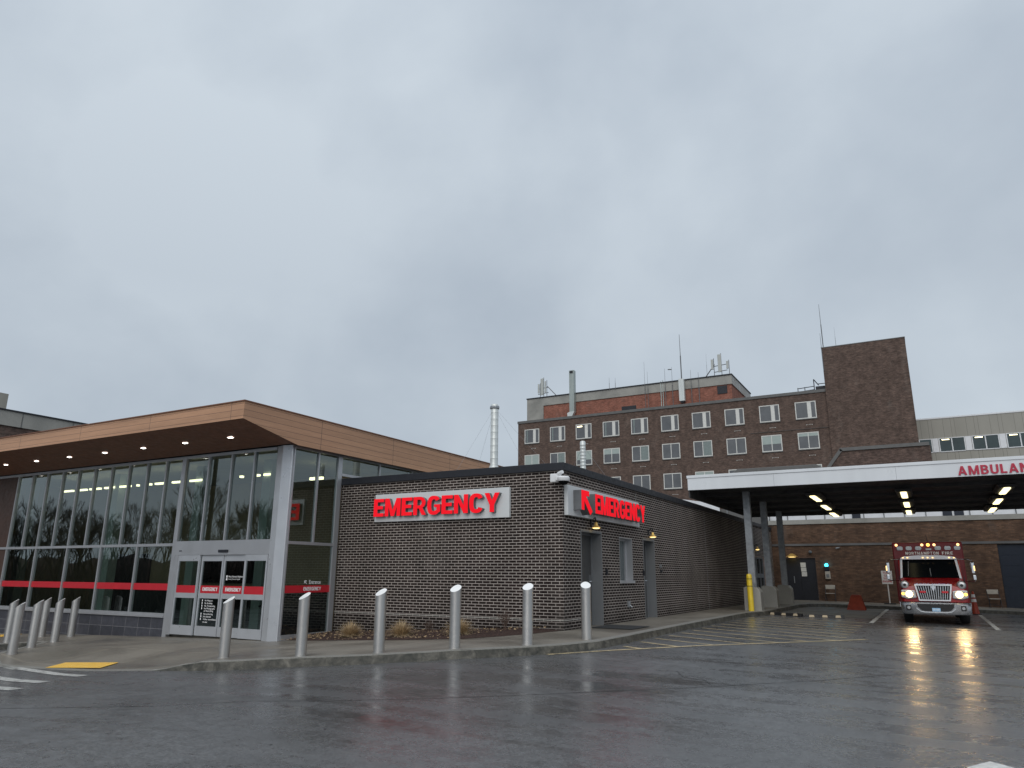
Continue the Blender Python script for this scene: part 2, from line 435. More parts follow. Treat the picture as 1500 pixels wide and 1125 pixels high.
def ground_poly(name, pts, mat, zf, off=0.0, step=1.0, at=None, parent=None, fine=None):
    """flat polygon (x,y list) cut on a grid and laid on the terrain function"""
    bm = bmesh.new(); bm.faces.new([bm.verts.new((x, y, 0)) for x, y in pts])
    xs = [p[0] for p in pts]; ys = [p[1] for p in pts]
    cuts = [(a, 0) for a, _ in SX if min(xs) < a < max(xs)]
    cy = [c for c in (15.3, -4.7) if min(ys) < c < max(ys)]
    x = math.ceil(min(xs)/step)*step
    while x < max(xs): cuts.append((x, 0)); x += step
    y = math.ceil(min(ys)/step)*step
    while y < max(ys): cy.append(y); y += step
    for c, _ in cuts: bmesh.ops.bisect_plane(bm, geom=bm.verts[:]+bm.edges[:]+bm.faces[:], plane_co=(c, 0, 0), plane_no=(1, 0, 0))
    for c in cy: bmesh.ops.bisect_plane(bm, geom=bm.verts[:]+bm.edges[:]+bm.faces[:], plane_co=(0, c, 0), plane_no=(0, 1, 0))
    for v in bm.verts: v.co.z = zf(v.co.x, v.co.y)+off
    bmesh.ops.triangulate(bm, faces=bm.faces[:])
    bmesh.ops.recalc_face_normals(bm, faces=bm.faces)
    for f in bm.faces:
        if f.normal.z < 0: f.normal_flip()
    me = bpy.data.meshes.new(name); bm.to_mesh(me); bm.free(); me.materials.append(MATS[mat])
    o = bpy.data.objects.new(name, me); COL.objects.link(o)
    if parent: o.parent = parent
    ORG[o.name] = Vector((0,0,0)); return o
def strip(p, q, w):
    p = Vector((*p, 0)); q = Vector((*q, 0)); d = (q-p).normalized(); n = Vector((-d.y, d.x, 0))*w/2
    return [(v.x, v.y) for v in (p-n, q-n, q+n, p+n)]

# ------------------------------------------------------------------ ground
def build_road():
    xs = sorted(set([-400,-300,-200,-140,-100,-80]+[a for a, _ in SX]+list(range(-60, 41, 2))+[60,80,120,200,300,400]))
    ys = sorted(set([-300,-200,-120,-80,-50,-30,-20,-10,-4.7,15.3]+list(range(-4, 61, 2))+[80,120,200,300,400]))
    bm = bmesh.new(); V = [[bm.verts.new((x, y, road_z(x, y))) for y in ys] for x in xs]
    for i in range(len(xs)-1):
        for j in range(len(ys)-1): bm.faces.new((V[i][j], V[i+1][j], V[i+1][j+1], V[i][j+1]))
    me = bpy.data.meshes.new('road'); bm.to_mesh(me); bm.free(); me.materials.append(MATS['asphalt'])
    o = bpy.data.objects.new('road', me); COL.objects.link(o); structure(o)
build_road()
KERB = [(-60,2.0),(-40,4.6),(-30,7.0),(-24,8.9),(-22.0,10.0),(-21.1,10.7),(-20.75,11.45),(-20.45,11.55),(-19.75,10.9),(-18.6,9.7),(-17.9,9.0),(-17.1,8.7),(-15.7,8.76),(-14.6,8.86),(-13.4,9.02),
        (-12.2,9.12),(-11.0,9.28),(-9.95,9.84),(-8.7,10.28),(-7.7,10.85),(-7.0,11.42),(-6.46,12.1),(-6.05,12.78),(-5.74,13.6),(-5.62,15.1),(-5.64,18),(-5.64,22),(-5.62,26.4),(-5.45,27.1),(-5.28,27.8),(-5.25,35.6),(-5.0,36.9),(-4.4,37.8),(-3.6,38.0),(16,38.0)]
walk = ground_poly('sidewalk', KERB+[(16,60),(-60,60)], 'walk_concrete', walk_z, 0.0, .5); structure(walk)
def build_kerb():
    pts = []
    for a, b in zip(KERB, KERB[1:]):
        n = max(1, int(math.dist(a, b)/.35))
        pts += [(a[0]+(b[0]-a[0])*i/n, a[1]+(b[1]-a[1])*i/n) for i in range(n)]
    pts.append(KERB[-1]); m = MB(); row = []
    for i, p in enumerate(pts):
        a = pts[max(0, i-2)]; b = pts[min(len(pts)-1, i+2)]; d = Vector((b[0]-a[0], b[1]-a[1])).normalized(); n = Vector((-d.y, d.x))
        q = (p[0]+n.x*.15, p[1]+n.y*.15); e = (p[0]-n.x*.012, p[1]-n.y*.012)
        z = walk_z(*p)
        row.append([(e[0]-n.x*.02, e[1]-n.y*.02, road_z(*p)-.05), (e[0], e[1], z-.012), (p[0]+n.x*.015, p[1]+n.y*.015, z+.005), (q[0], q[1], walk_z(*q)+.005), (q[0]+n.x*.002, q[1]+n.y*.002, walk_z(*q)-.02)])
    b = 0
    for r in row: m.v += [Vector(v) for v in r]
    for i in range(len(row)-1):
        for k in range(4): m.f.append([i*5+k, (i+1)*5+k, (i+1)*5+k+1, i*5+k+1])
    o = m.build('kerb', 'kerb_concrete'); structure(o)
build_kerb()
# kerb joints: thin dark recess lines are part of the concrete pattern
structure(ground_poly('bay_apron', [(-5.2,29.2),(-1.9,29.2),(-1.9,37.9),(-4.3,37.7),(-5.0,36.8),(-5.2,35.5)], 'apron', road_z, .004, 1.0))
mulch = ground_poly('mulch_bed', [(-13.95,13.7),(-13.0,13.42),(-11.6,13.4),(-9.9,13.34),(-8.7,13.4),(-8.05,14.0),(-7.62,14.6),(-7.3,15.25),(-7.3,15.3),(-13.95,15.3)], 'mulch', walk_z, .006, .2)
_front = [(-13.95,13.7),(-13.0,13.42),(-11.6,13.4),(-9.9,13.34),(-8.7,13.4),(-8.05,14.0),(-7.62,14.6),(-7.3,15.25)]
def _segd(p, a, b):
    t = max(0, min(1, ((p[0]-a[0])*(b[0]-a[0])+(p[1]-a[1])*(b[1]-a[1]))/((b[0]-a[0])**2+(b[1]-a[1])**2)))
    return math.hypot(p[0]-a[0]-t*(b[0]-a[0]), p[1]-a[1]-t*(b[1]-a[1]))
for v in mulch.data.vertices:
    d_ = min(_segd((v.co.x, v.co.y), a_, b_) for a_, b_ in zip(_front, _front[1:]))
    v.co.z += min(1, d_/.9)*.07+random.uniform(0, .02)*min(1, d_/.2)
structure(mulch)
# worn seam across the road
SEAM = [(-60,-20),(-24,-3.5),(-14.5,3.0),(-10.42,5.47),(-8.3,6.04),(-6.45,7.07),(-5.53,7.72),(-4.55,8.7),(-3.09,10.28),(-1.58,12.05),(-.48,13.59),(1.23,15.84),(5,21)]
def seam_poly(pts, w0, w1=None):
    L = []; Rr = []
    fine = []
    for a, b in zip(pts, pts[1:]):
        n = max(1, int(math.dist(a, b)/.3))
        fine += [(a[0]+(b[0]-a[0])*i/n, a[1]+(b[1]-a[1])*i/n) for i in range(n)]
    fine.append(pts[-1])
    for i, p in enumerate(fine):
        a = fine[max(0, i-1)]; b = fine[min(len(fine)-1, i+1)]; d = Vector((b[0]-a[0], b[1]-a[1])).normalized()
        w = random.uniform(w0*.5, w0); o = random.uniform(-.012, .012)
        L.append((p[0]-d.y*(w+o), p[1]+d.x*(w+o))); Rr.append((p[0]+d.y*(w-o), p[1]-d.x*(w-o)))
    return L, Rr
simple('seam_tar', (.022,.022,.023), .35, 0, .2, 10)
def seam(name, pts, w):
    L, Rr = seam_poly(pts, w); m = MB()
    for i in range(len(L)-1):
        q = [L[i], Rr[i], Rr[i+1], L[i+1]]; m.quad(*[(x, y, road_z(x, y)+.004) for x, y in q])
    return structure(m.build(name, 'seam_tar'))
seam('road_seam', SEAM, .010)
seam('road_crack', [(-3.9,11.6),(-3.6,11.75),(-3.35,11.2),(-3.0,11.1),(-2.85,10.8)], .009)
seam('road_crack', [(-3.2,12.6),(-2.9,12.9),(-2.2,13.8),(-1.5,14.2),(-1.2,14.9),(-.6,15.6)], .007)
def debris():
    m = MB(); rn = random.Random(21)
    for i in range(520):
        if i % 2: k = rn.randrange(len(KERB)-16, len(KERB)-4) if rn.random() < .3 else rn.randrange(12, 26); a, b = KERB[k], KERB[k+1]; t = rn.random(); x = a[0]+(b[0]-a[0])*t+rn.uniform(.05,.35); y = a[1]+(b[1]-a[1])*t-rn.uniform(.05,.4)
        else: x = rn.uniform(-14,6); y = rn.uniform(3,24)
        z = road_z(x, y)+.002; r = rn.uniform(.004,.014)
        if x > -5.4 and y > 12.8 or y < 9: pass
        a = rn.uniform(0, 6.28); q = [(x+r*math.cos(a+k_*1.57)*(1.6 if k_ % 2 else .8), y+r*math.sin(a+k_*1.57)*(1.6 if k_ % 2 else .8)) for k_ in range(4)]
        m.quad(*[(u, v, z+rn.uniform(.0,.006)) for u, v in q])
    tag(m.build('road_debris', 'seam_tar'), 'scatter of dark leaf and grit specks on the wet asphalt', 'debris', kind='stuff')
debris()
# tactile paving
def tactile(name, poly, label):
    t = thing(name, label, 'tactile paving', (poly[0][0], poly[0][1], walk_z(*poly[0])))
    ORG[t.name] = Vector((0,0,0)); t.location = (0,0,0)
    pl = ground_poly('plate', poly, 'tactile_yellow', walk_z, .014, .2, parent=t)
    m = MB(); a, b, c, d = [Vector((*p, 0)) for p in poly]; nu, nv = 24, 13
    for i in range(nu):
        for j in range(nv):
            u = (i+.5)/nu; v = (j+.5)/nv; p = (a.lerp(d, u)).lerp(b.lerp(c, u), v); z = walk_z(p.x, p.y)+.013
            m.tube((p.x, p.y, z), (p.x, p.y, z+.006), .013, .009, 6)
    m.build('raised_domes', 'tactile_yellow', t)
tactile('tactile_paving', [(-15.42,8.80),(-15.95,9.52),(-14.80,9.93),(-14.27,9.2)], 'yellow truncated dome paving plate at the ramp by the crosswalk')
tactile('tactile_paving', [(-24.9,11.6),(-25.6,12.6),(-24.6,13.2),(-24.0,12.3)], 'yellow truncated dome plate behind the leftmost bollards, at the frame edge')
# painted markings
for i, (a, b, w) in enumerate([((-21,9.5),(-15.9,8.52),.13),((-22,9.4),(-13.3,8.28),.20),((-22,8.35),(-13.1,7.50),.22),((-22,7.75),(-12.55,6.78),.22)]):
    structure(ground_poly('crosswalk_stripe', strip(a, b, w), 'white_lane', road_z, .005))
B0, B1 = (-6.18,12.4), (-1.45,19.65)
structure(ground_poly('painted_edge_line', strip(B0, B1, .11), 'hatch_paint', road_z, .006))
def hitline(y0):
    # from (x=-5.45,y0) heading (1,-.4) to the edge line or to x=-1.9
    bx, by = B1[0]-B0[0], B1[1]-B0[1]
    # solve (-5.45+s, y0-.4s) on line
    s = (bx*(y0-B0[1])-by*(-5.45-B0[0]))/(by+.4*bx)
    s = min(s, 3.55); return (-5.45+s, y0-.4*s)
for i in range(13):
    y0 = 14.35+i*.98
    structure(ground_poly('painted_hatch_line', strip((-5.45, y0), hitline(y0), .10), 'hatch_paint', road_z, .005))
structure(ground_poly('painted_bay_line', strip((-1.78,26.5),(-1.82,37.7), .13), 'white_lane', road_z, .008))
structure(ground_poly('painted_bay_line', strip((1.56,26.0),(1.60,37.7), .13), 'white_lane', road_z, .008))
structure(ground_poly('painted_bay_line', strip((4.95,26.0),(4.98,37.7), .13), 'white_lane', road_z, .008))
structure(ground_poly('painted_arrow', [(.27,8.12),(.10,7.82),(-.05,7.3),(.25,7.4),(.5,7.3),(.48,7.95)], 'road_white', road_z, .005))
structure(ground_poly('painted_edge_line', strip((-5.2,26.9),(-1.9,26.3), .10), 'hatch_paint', road_z, .006))

# ------------------------------------------------------------------ dark brick block
XS, YC = -7.22, 15.33
def wall_x(m, X, y0, y1, z0, z1, holes):
    """wall face in plane x=X between y0..y1, holes = [(ya,yb,za,zb)] sorted"""
    y = y0
    for ya, yb, za, zb in holes:
        m.quad((X,y,z0),(X,ya,z0),(X,ya,z1),(X,y,z1))
        if za > z0: m.quad((X,ya,z0),(X,yb,z0),(X,yb,za),(X,ya,za))
        m.quad((X,ya,zb),(X,yb,zb),(X,yb,z1),(X,ya,z1))
        y = yb
    m.quad((X,y,z0),(X,y1,z0),(X,y1,z1),(X,y,z1))
bb = thing('brick_building', 'low dark brown brick block with black coping beside the glass entrance', 'building', (-10.6,15.33,0))
m = MB()
DH = [(16.37,17.60,.2,2.52),(18.90,19.86,1.36,2.48),(20.85,21.80,.2,2.50),(35.9,39.3,.2,2.42)]
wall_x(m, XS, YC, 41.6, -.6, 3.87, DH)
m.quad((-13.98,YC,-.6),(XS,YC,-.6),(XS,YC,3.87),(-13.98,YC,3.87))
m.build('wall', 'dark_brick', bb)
MB().box(-13.9,-7.3,15.4,41.5,3.80,3.84).build('roof', 'roof_membrane', bb)
cp = MB(); cp.pris([(-13.97,15.27),(-7.16,15.27),(-7.16,41.6),(-7.50,41.6),(-7.50,15.60),(-13.97,15.60)], 3.87, 4.05); cp.build('coping', 'black_metal', bb, bevel=.008)
MB().pris([(-13.97,15.324),(-7.214,15.324),(-7.214,16.36),(-7.24,16.36),(-7.24,15.35),(-13.97,15.35)],.506,.518).build('ledge', 'ledge', bb)
for i, (ya, yb, za, zb) in enumerate([DH[0], DH[2]]):
    fr = MB(); d = .27
    fr.box(XS-d, XS+.004, yb-.002, yb+.05, za, zb+.05); fr.box(XS-d, XS+.004, ya-.05, ya+.002, za, zb+.05); fr.box(XS-d, XS+.004, ya+.002, yb-.002, zb-.002, zb+.05)
    dr = MB().box(XS-d-.05, XS-d+.001, ya-.01, yb+.01, .2, zb+.01).build('door', 'grey_door', bb)
    fr.box(XS-d+.001, XS-d+.02, ya+.002, ya+.05, .25, zb-.002).box(XS-d+.001, XS-d+.02, yb-.05, yb-.002, .25, zb-.002).box(XS-d+.001, XS-d+.02, ya+.05, yb-.05, zb-.05, zb-.002)
    fr.build('door_frame', 'grey_jamb', dr)
    h = MB(); yh = yb-.14; h.tube((XS-d,yh,1.33),(XS-d+.06,yh,1.33),.025,n=10); h.tube((XS-d+.055,yh,1.33),(XS-d+.055,yh-.11,1.33),.012); h.box(XS-d, XS-d+.012, yh-.025, yh+.025, 1.2, 1.5)
    h.build('handle', 'chrome', dr)
    MB().box(XS-d-.01, XS-d+.05, ya+.03, yb-.03, .27, .285).build('threshold', 'galvanised', dr)
ya, yb, za, zb = DH[1]
w = MB(); d = .22
w.box(XS-d, XS+.004, yb-.002, yb+.02, za, zb+.02).box(XS-d, XS+.004, ya-.02, ya+.002, za, zb+.02).box(XS-d, XS+.004, ya+.002, yb-.002, zb-.002, zb+.02)
w.box(XS-d, XS-d+.04, ya+.002, ya+.06, za, zb).box(XS-d, XS-d+.04, yb-.06, yb-.002, za, zb).box(XS-d, XS-d+.04, ya+.06, yb-.06, zb-.06, zb-.002)
wn = w.build('window', 'aluminium', bb)
MB().box(XS-d, XS+.05, ya-.05, yb+.05, za-.07, za).build('sill', 'bright_alu', wn)
MB().box(XS-d-.02, XS-d, ya, yb, za, zb).build('pane', 'grey_bldg_glass', wn)
sd = MB()
for y in (36.0,36.75,37.55,38.4,39.2): sd.box(XS-.14, XS-.06, y-.04, y+.04, .3, 2.40)
sd.box(XS-.14, XS-.06, 36.0, 39.2, 2.33, 2.41).box(XS-.13, XS-.05, 36.04, 39.16, 1.42, 1.62).box(XS-.14, XS-.06, 36.0, 39.2, .28, .5)
sdd = sd.build('glazed_door', 'galvanised', bb)
MB().box(XS-.12, XS-.11, 36.0, 39.2, .3, 2.4).build('pane', 'dark_glass', sdd)
# expansion joints and small fittings on the side wall
MB().box(XS-.01, XS+.004, 20.33,20.345, 3.56, 3.87).build('expansion_joint', 'grey_jamb', bb); MB().box(XS-.01, XS+.004, 27.9,27.915, .3, 3.87).build('expansion_joint', 'grey_jamb', bb)
for y, z, w_, h_, mt in [(17.88,1.58,.06,.14,'black_metal'),(20.72,1.56,.05,.14,'black_metal'),(22.3,1.78,.10,.10,'grey_jamb'),(22.35,1.62,.08,.08,'black_metal')]:
    MB().box(XS-.01, XS+.05, y-w_/2, y+w_/2, z-h_/2, z+h_/2).build('switch_box', mt, bb, bevel=.006)
hb = MB().box(XS-.01, XS+.06, 19.36,19.46,.66,.83); hb.tube((XS+.05,19.41,.72),(XS+.12,19.41,.66),.02)
hb.build('hose_tap', 'galvanised', bb, bevel=.005)

# ---- EMERGENCY signs
def arc(cx, cy, rx, ry, a0, a1, n=10): return [(cx+rx*math.cos(R(a0+(a1-a0)*i/n)), cy+ry*math.sin(R(a0+(a1-a0)*i/n))) for i in range(n+1)]
def sq(cx, cy, rx, ry, a0, a1, n=14, p=2.6):
    o = []
    for i in range(n+1):
        t = R(a0+(a1-a0)*i/n); c, s_ = math.cos(t), math.sin(t)
        o.append((cx+rx*math.copysign(abs(c)**(2/p), c), cy+ry*math.copysign(abs(s_)**(2/p), s_)))
    return o
W_ = .215
BLOCK = {
 'E': (.60, [[(0,0),(.60,0),(.60,.185),(W_,.185),(W_,.41),(.55,.41),(.55,.595),(W_,.595),(W_,.815),(.60,.815),(.60,1),(0,1)]]),
 'L': (.56, [[(0,0),(.56,0),(.56,.17),(W_,.17),(W_,1),(0,1)]]),
 'M': (.92, [[(0,0),(.205,0),(.205,.58),(.365,0),(.555,0),(.715,.58),(.715,0),(.92,0),(.92,1),(.68,1),(.46,.31),(.24,1),(0,1)]]),
 'N': (.74, [[(0,0),(W_,0),(W_,.62),(.525,0),(.74,0),(.74,1),(.525,1),(.525,.40),(W_,1),(0,1)]]),
 'Y': (.76, [[(.27,0),(.49,0),(.49,.37),(.76,1),(.53,1),(.38,.60),(.23,1),(0,1),(.27,.37)]]),
 'U': (.70, [[(0,1)]+sq(.35,.38,.35,.395,180,360)+[(.70,1),(.505,1)]+sq(.35,.38,.155,.22,360,180)+[(W_,1)]]),
 'C': (.72, [sq(.36,.5,.36,.515,28,332,26)+sq(.36,.5,.145,.325,325,35,22)]),
 'G': (.72, [[(.72,.54),(.39,.54),(.39,.39),(.53,.39),(.53,.23)]+sq(.36,.5,.145,.325,-58,-322,22)+sq(.36,.5,.36,.515,33,315,26)+[(.72,.14)]]),
 'R': (.72, [[(0,0),(W_,0),(W_,.36),(.33,.36),(.50,0),(.72,0),(.72,.02),(.515,.40)]+arc(.37,.68,.32,.32,-58,90)+[(0,1),(0,.60),(W_,.60),(W_,.84),(.36,.84)]+arc(.36,.68,.13,.16,90,-90,8)+[(W_,.52),(W_,.60),(0,.60)]]),
 'A': (.80, [[(0,0),(.205,0),(.265,.20),(.535,.20),(.595,0),(.80,0),(.505,1),(.295,1),(.225,.76),(.40,.70),(.485,.37),(.315,.37),(.40,.70),(.225,.76)]]),
 'B': (.68, [[(0,0),(.38,0)]+arc(.38,.28,.30,.28,-90,55,8)+arc(.37,.745,.27,.255,-38,90,8)+[(0,1),(0,.80),(W_,.80),(W_,.84),(.35,.84)]+arc(.35,.725,.095,.115,90,-90,6)+[(W_,.61),(W_,.80),(0,.80),(0,.30),(W_,.30),(W_,.45),(.37,.45)]+arc(.37,.305,.12,.145,90,-90,6)+[(W_,.16),(W_,.30),(0,.30)]]),
}
BLOCK.update({
 'O': (.76, [arc(.38,.5,.38,.515,180,540,28)+[(0,.5),(W_,.5)]+arc(.38,.5,.185,.335,180,-180,24)+[(0,.5)]]),
 'T': (.70, [[(.2525,0),(.4475,0),(.4475,.83),(.70,.83),(.70,1),(0,1),(0,.83),(.2525,.83)]]),
 'H': (.74, [[(0,0),(W_,0),(W_,.41),(.545,.41),(.545,0),(.74,0),(.74,1),(.545,1),(.545,.58),(W_,.58),(W_,1),(0,1)]]),
 'I': (.195, [[(0,0),(.195,0),(.195,1),(0,1)]]),
 'F': (.58, [[(0,0),(W_,0),(W_,.40),(.52,.40),(.52,.57),(W_,.57),(W_,.83),(.58,.83),(.58,1),(0,1)]]),
 'P': (.68, [[(0,0),(W_,0),(W_,.34)]+[(.37,.34)]+arc(.37,.67,.31,.33,-90,90)+[(0,1),(0,.60),(W_,.60),(W_,.84),(.36,.84)]+arc(.36,.67,.12,.17,90,-90,8)+[(W_,.50),(W_,.60),(0,.60)]]),
})
def word(m, txt, P, ux, uz, total, h, gap=.16, d=.002):
    """one line of block capitals filling total x h, gap as a share of the height"""
    ux = Vector(ux); uz = Vector(uz); P = Vector(P); ws = [BLOCK[c][0] if c != ' ' else .35 for c in txt]
    g = gap; k = total/(sum(ws)+g*(len(txt)-1)); x = 0
    for c, w_ in zip(txt, ws):
        if c != ' ': block_letter(m, c, P+ux*x, ux, uz, w_*k, h, 0, d)
        x += (w_+g)*k
    return m
def block_letter(m, c, P, ux, uz, w, h, d0, d1):
    un = ux.cross(uz); gw, polys = BLOCK[c]
    for poly in polys:
        n_ = len(poly); b = len(m.v)
        for d in (d0, d1): m.v += [P+ux*(px/gw*w)+uz*(pz*h)+un*d for px, pz in poly]
        m.f.append([b+n_+i for i in range(n_)])
        for i in range(n_): j = (i+1) % n_; m.f.append([b+i, b+j, b+n_+j, b+n_+i])
def letters(word, P, ux, uz, x0, total, h, parent, depth, bold=.03, gap=.035, lead=None):
    ws = [BLOCK[c][0] for c in word]
    k = (total-gap*(len(word)-1))/sum(ws); x = x0
    ux = Vector(ux); uz = Vector(uz); P = Vector(P)
    for c, w_ in zip(word, ws):
        m = MB(); block_letter(m, c, P+ux*x, ux, uz, w_*k, h, 0, depth-.012); sd_ = m.build('letter', 'letter_side', parent)
        m = MB(); block_letter(m, c, P+ux*x, ux, uz, w_*k, h, depth-.0118, depth); m.build('letter_face', 'red_letter', sd_)
        x += w_*k+gap
s1 = thing('emergency_sign', 'grey panel with red EMERGENCY letters on the brick front facing the road', 'sign', (-10.65,15.33,2.8))
MB().box(-12.70,-8.59,15.25,15.335,2.82,3.54).build('backing_panel', 'sign_panel', s1, bevel=.006)
letters('EMERGENCY', (-12.64,15.25,2.95), (1,0,0), (0,0,1), 0, 3.84, .46, s1, .12, .035, .045)
s2 = thing('emergency_sign', 'grey panel with red arrow and EMERGENCY letters above the side doors', 'sign', (-7.22,17.9,2.8))
MB().box(XS-.005,-7.12,15.42,20.30,2.84,3.54).build('backing_panel', 'sign_panel', s2, bevel=.006)
letters('EMERGENCY', (-7.12,16.55,2.95), (0,1,0), (0,0,1), 0, 3.65, .47, s2, .22, .035, .045)
ar = [(15.72,3.44),(16.16,3.44),(16.16,3.32),(15.96,3.32),(16.34,2.98),(16.22,2.89),(15.86,3.22),(15.86,2.98),(15.72,2.98)]
a1 = MB().pris(ar, -7.12, -6.912, 'x').build('arrow', 'letter_side', s2)
MB().pris(ar, -6.912, -6.90, 'x').build('arrow_face', 'red_letter', a1)

# ---- corner camera
cm = thing('security_camera', 'white double dome camera bracket under the brick corner coping', 'camera', (-7.25,15.3,3.62))
m = MB(); m.box(-7.46,-7.24,15.16,15.33,3.58,3.78); m.box(-7.30,-7.14,15.10,15.36,3.60,3.72); m.build('bracket', 'camera_white', cm, bevel=.02)
MB().tube((-7.22,15.14,3.76),(-7.10,15.10,3.80),.05,.04,12).build('camera_head', 'camera_white', cm)
MB().lathe((-7.08,15.10,0), [(.13,3.58),(.145,3.60),(.145,3.66),(.12,3.69)], 20).build('housing', 'camera_white', cm, smooth=True)
MB().lathe((-7.08,15.10,0), [(.03,3.49),(.08,3.51),(.115,3.55),(.12,3.58)], 20).build('dome', 'dark_glass', cm, smooth=True)

def wall_lamp(label, y, z):
    t = thing('wall_lamp', label, 'lamp', (XS, y, z))
    MB().box(XS, XS+.03, y-.035, y+.035, z+.08, z+.22).tube((XS+.02,y,z+.20),(XS+.15,y-.04,z+.26),.014).tube((XS+.15,y-.04,z+.26),(XS+.15,y,z+.15),.014).build('bracket', 'black_metal', t)
    MB().lathe((XS+.15,y,z), [(.02,.15),(.035,.13),(.045,.08),(.065,.05),(.11,.02),(.118,.01)], 24).build('shade', 'wall_shade', t, smooth=True)
    MB().lathe((XS+.15,y,z), [(.05,-.012),(.08,-.002),(.095,.008)], 20).build('bulb', 'wall_lens', t, smooth=True)
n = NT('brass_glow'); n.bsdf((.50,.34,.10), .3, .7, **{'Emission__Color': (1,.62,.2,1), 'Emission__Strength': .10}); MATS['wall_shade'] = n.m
wall_lamp('gooseneck lamp with lit brass shade over the first side door', 16.95, 2.62)
wall_lamp('gooseneck lamp with lit brass shade over the second side door', 21.3, 2.60)
wall_lamp('small lit lamp over the glazed side door behind the columns', 36.9, 2.72)

# door mat
dm = ground_poly('door_mat', [(-7.1,16.5),(-6.05,16.45),(-6.02,17.7),(-7.1,17.75)], 'mat_rubber', walk_z, .012, .5)
tag(dm, 'flat black rubber mat on the sidewalk outside the first grey door', 'mat')

# ------------------------------------------------------------------ glass entrance pavilion
YG, XG = 13.48, -13.98
pv = thing('entrance_pavilion', 'glass emergency entrance hall under a wide brown sloping roof edge', 'building', (-20,13.5,0))
XM = [-26.9+.87*i for i in range(11)]          # upper mullions -26.9 ... -18.2
XM[-1] = -18.22
Z0, Z1, ZH = .36, 2.24, 4.70
fr = MB()
def vm(x, z0, z1, w=.05, d=.11): fr.box(x-w/2, x+w/2, YG-.03, YG-.03+d, z0, z1)
# horizontal rails
fr.box(-30,-18.36,YG-.031,YG+.075,Z1-.03,Z1+.045); fr.box(-30,-14.6,YG-.029,YG+.07,ZH-.06,ZH+.02); fr.box(-30,-18.36,YG-.045,YG+.075,Z0-.005,Z0+.055)
fr.box(-30,-18.36,YG-.07,YG+.05,Z0-.055,Z0-.006)
for x in XM[:-1]: vm(x, Z1+.045, ZH-.06)
for x in XM[0:-1:2]: vm(x, Z0+.055, Z1-.03, .055)
vm(-18.28, -.2, ZH-.06, .16, .13)
for x in (-17.23,-16.30,-15.42): vm(x, 2.34, ZH-.06, .05)
fr.box(-18.2,-14.56,YG-.034,YG+.08,1.96,2.335)     # header over the sliding doors
fr.box(-18.2,-18.06,YG-.025,YG+.07,-.12,1.96)
fr.build('frame', 'aluminium', pv)
cpz = MB(); cpz.pris([(-14.54,13.42),(-14.27,13.35),(-13.985,13.41),(-13.985,13.455),(-14.12,13.50),(-14.54,13.62)], -.15, 4.72)
cpz.build('corner_post', 'bright_alu', pv, bevel=.01)
# return wall (plane x = XG)
rt = MB(); Y = [13.62, 14.30, 15.05]
rt.box(XG-.10, XG+.02, 13.46, 13.50, -.1, 4.70); rt.box(XG-.06, XG+.03, 14.33, 14.38, Z1+.045, 4.64); rt.box(XG-.06, XG+.035, 15.10, 15.26, -.1, 4.64)
rt.box(XG-.055, XG+.028, 13.50, 15.10, Z1-.03, Z1+.045); rt.box(XG-.055, XG+.028, 13.50, 24, 4.64, 4.70); rt.box(XG-.055, XG+.028, 13.50, 15.10, -.12, .03)
rt.box(XG-.055, XG+.05, 15.26, 24, 4.12, 4.19)
for y in (16.9,18.5,20.1,21.7,23.3): rt.box(XG-.05, XG+.028, y-.025, y+.025, 4.19, 4.64)
rt.build('return_frame', 'aluminium', pv)
def pane(x0, x1, z0, z1, mat='tinted_glass', y=YG+.02, band=None, par=None):
    a_, b_ = random.uniform(-.0022,.0022), random.uniform(-.003,.003)
    p = MB().quad((x0,y-a_-b_,z0),(x1,y+a_-b_,z0),(x1,y+a_+b_,z1),(x0,y-a_+b_,z1)).build('window_pane', mat, par or pv)
    if band: MB().quad((x0,y-.006,band[0]),(x1,y-.006,band[0]),(x1,y-.006,band[1]),(x0,y-.006,band[1])).build('red_band', 'red_vinyl', p)
    return p
BAND = (1.02, 1.20)
for a, b in zip(XM, XM[1:]): pane(a+.025, b-.025 if b != XM[-1] else -18.36, Z1+.045, ZH-.06)
lo = XM[0:-1:2]+[-18.34]
for a, b in zip(lo, lo[1:]): pane(a+.027, b-.027 if b > -18.9 and 0 else b-.02, Z0+.055, Z1-.03, band=BAND)
for a, b in zip((-18.2,-17.23,-16.30,-15.42),(-17.23,-16.30,-15.42,-14.58)): pane(a+.02, b-.025, 2.34, ZH-.06)
def xpane(y0, y1, z0, z1, band=None):
    p = MB().quad((XG-.01,y0,z0),(XG-.01,y1,z0),(XG-.01,y1,z1),(XG-.01,y0,z1)).build('window_pane', 'tinted_glass', pv)
    if band:
        x = XG-.004; MB().quad((x,y0,band[0]),(x,y1,band[0]),(x,y1,band[1]),(x,y0,band[1])).build('red_band', 'red_vinyl', p)
        m = MB(); word(m, 'EMERGENCY', (x+.003, 14.16, 1.07), (0,1,0), (0,0,1), .62, .09)
        text('Entrance', (x+.003, 14.34, 1.235), (0,1,0), (0,0,1), .42, .10, None, None, mb=m, bold=.01)
        m.pris([(14.17,1.32),(14.25,1.32),(14.25,1.30),(14.20,1.30),(14.26,1.245),(14.245,1.23),(14.19,1.285),(14.19,1.25),(14.17,1.25)], x+.002, x+.004, 'x')
        m.build('lettering', 'white_vinyl', p)
xpane(13.50,14.33,Z1+.045,4.64); xpane(14.38,15.10,Z1+.045,4.64); xpane(13.50,15.10,.03,Z1-.03, BAND)
ys = [15.26,16.9,18.5,20.1,21.7,23.3,24]
for a, b in zip(ys, ys[1:]): xpane(a+.03, b-.03, 4.19, 4.64)
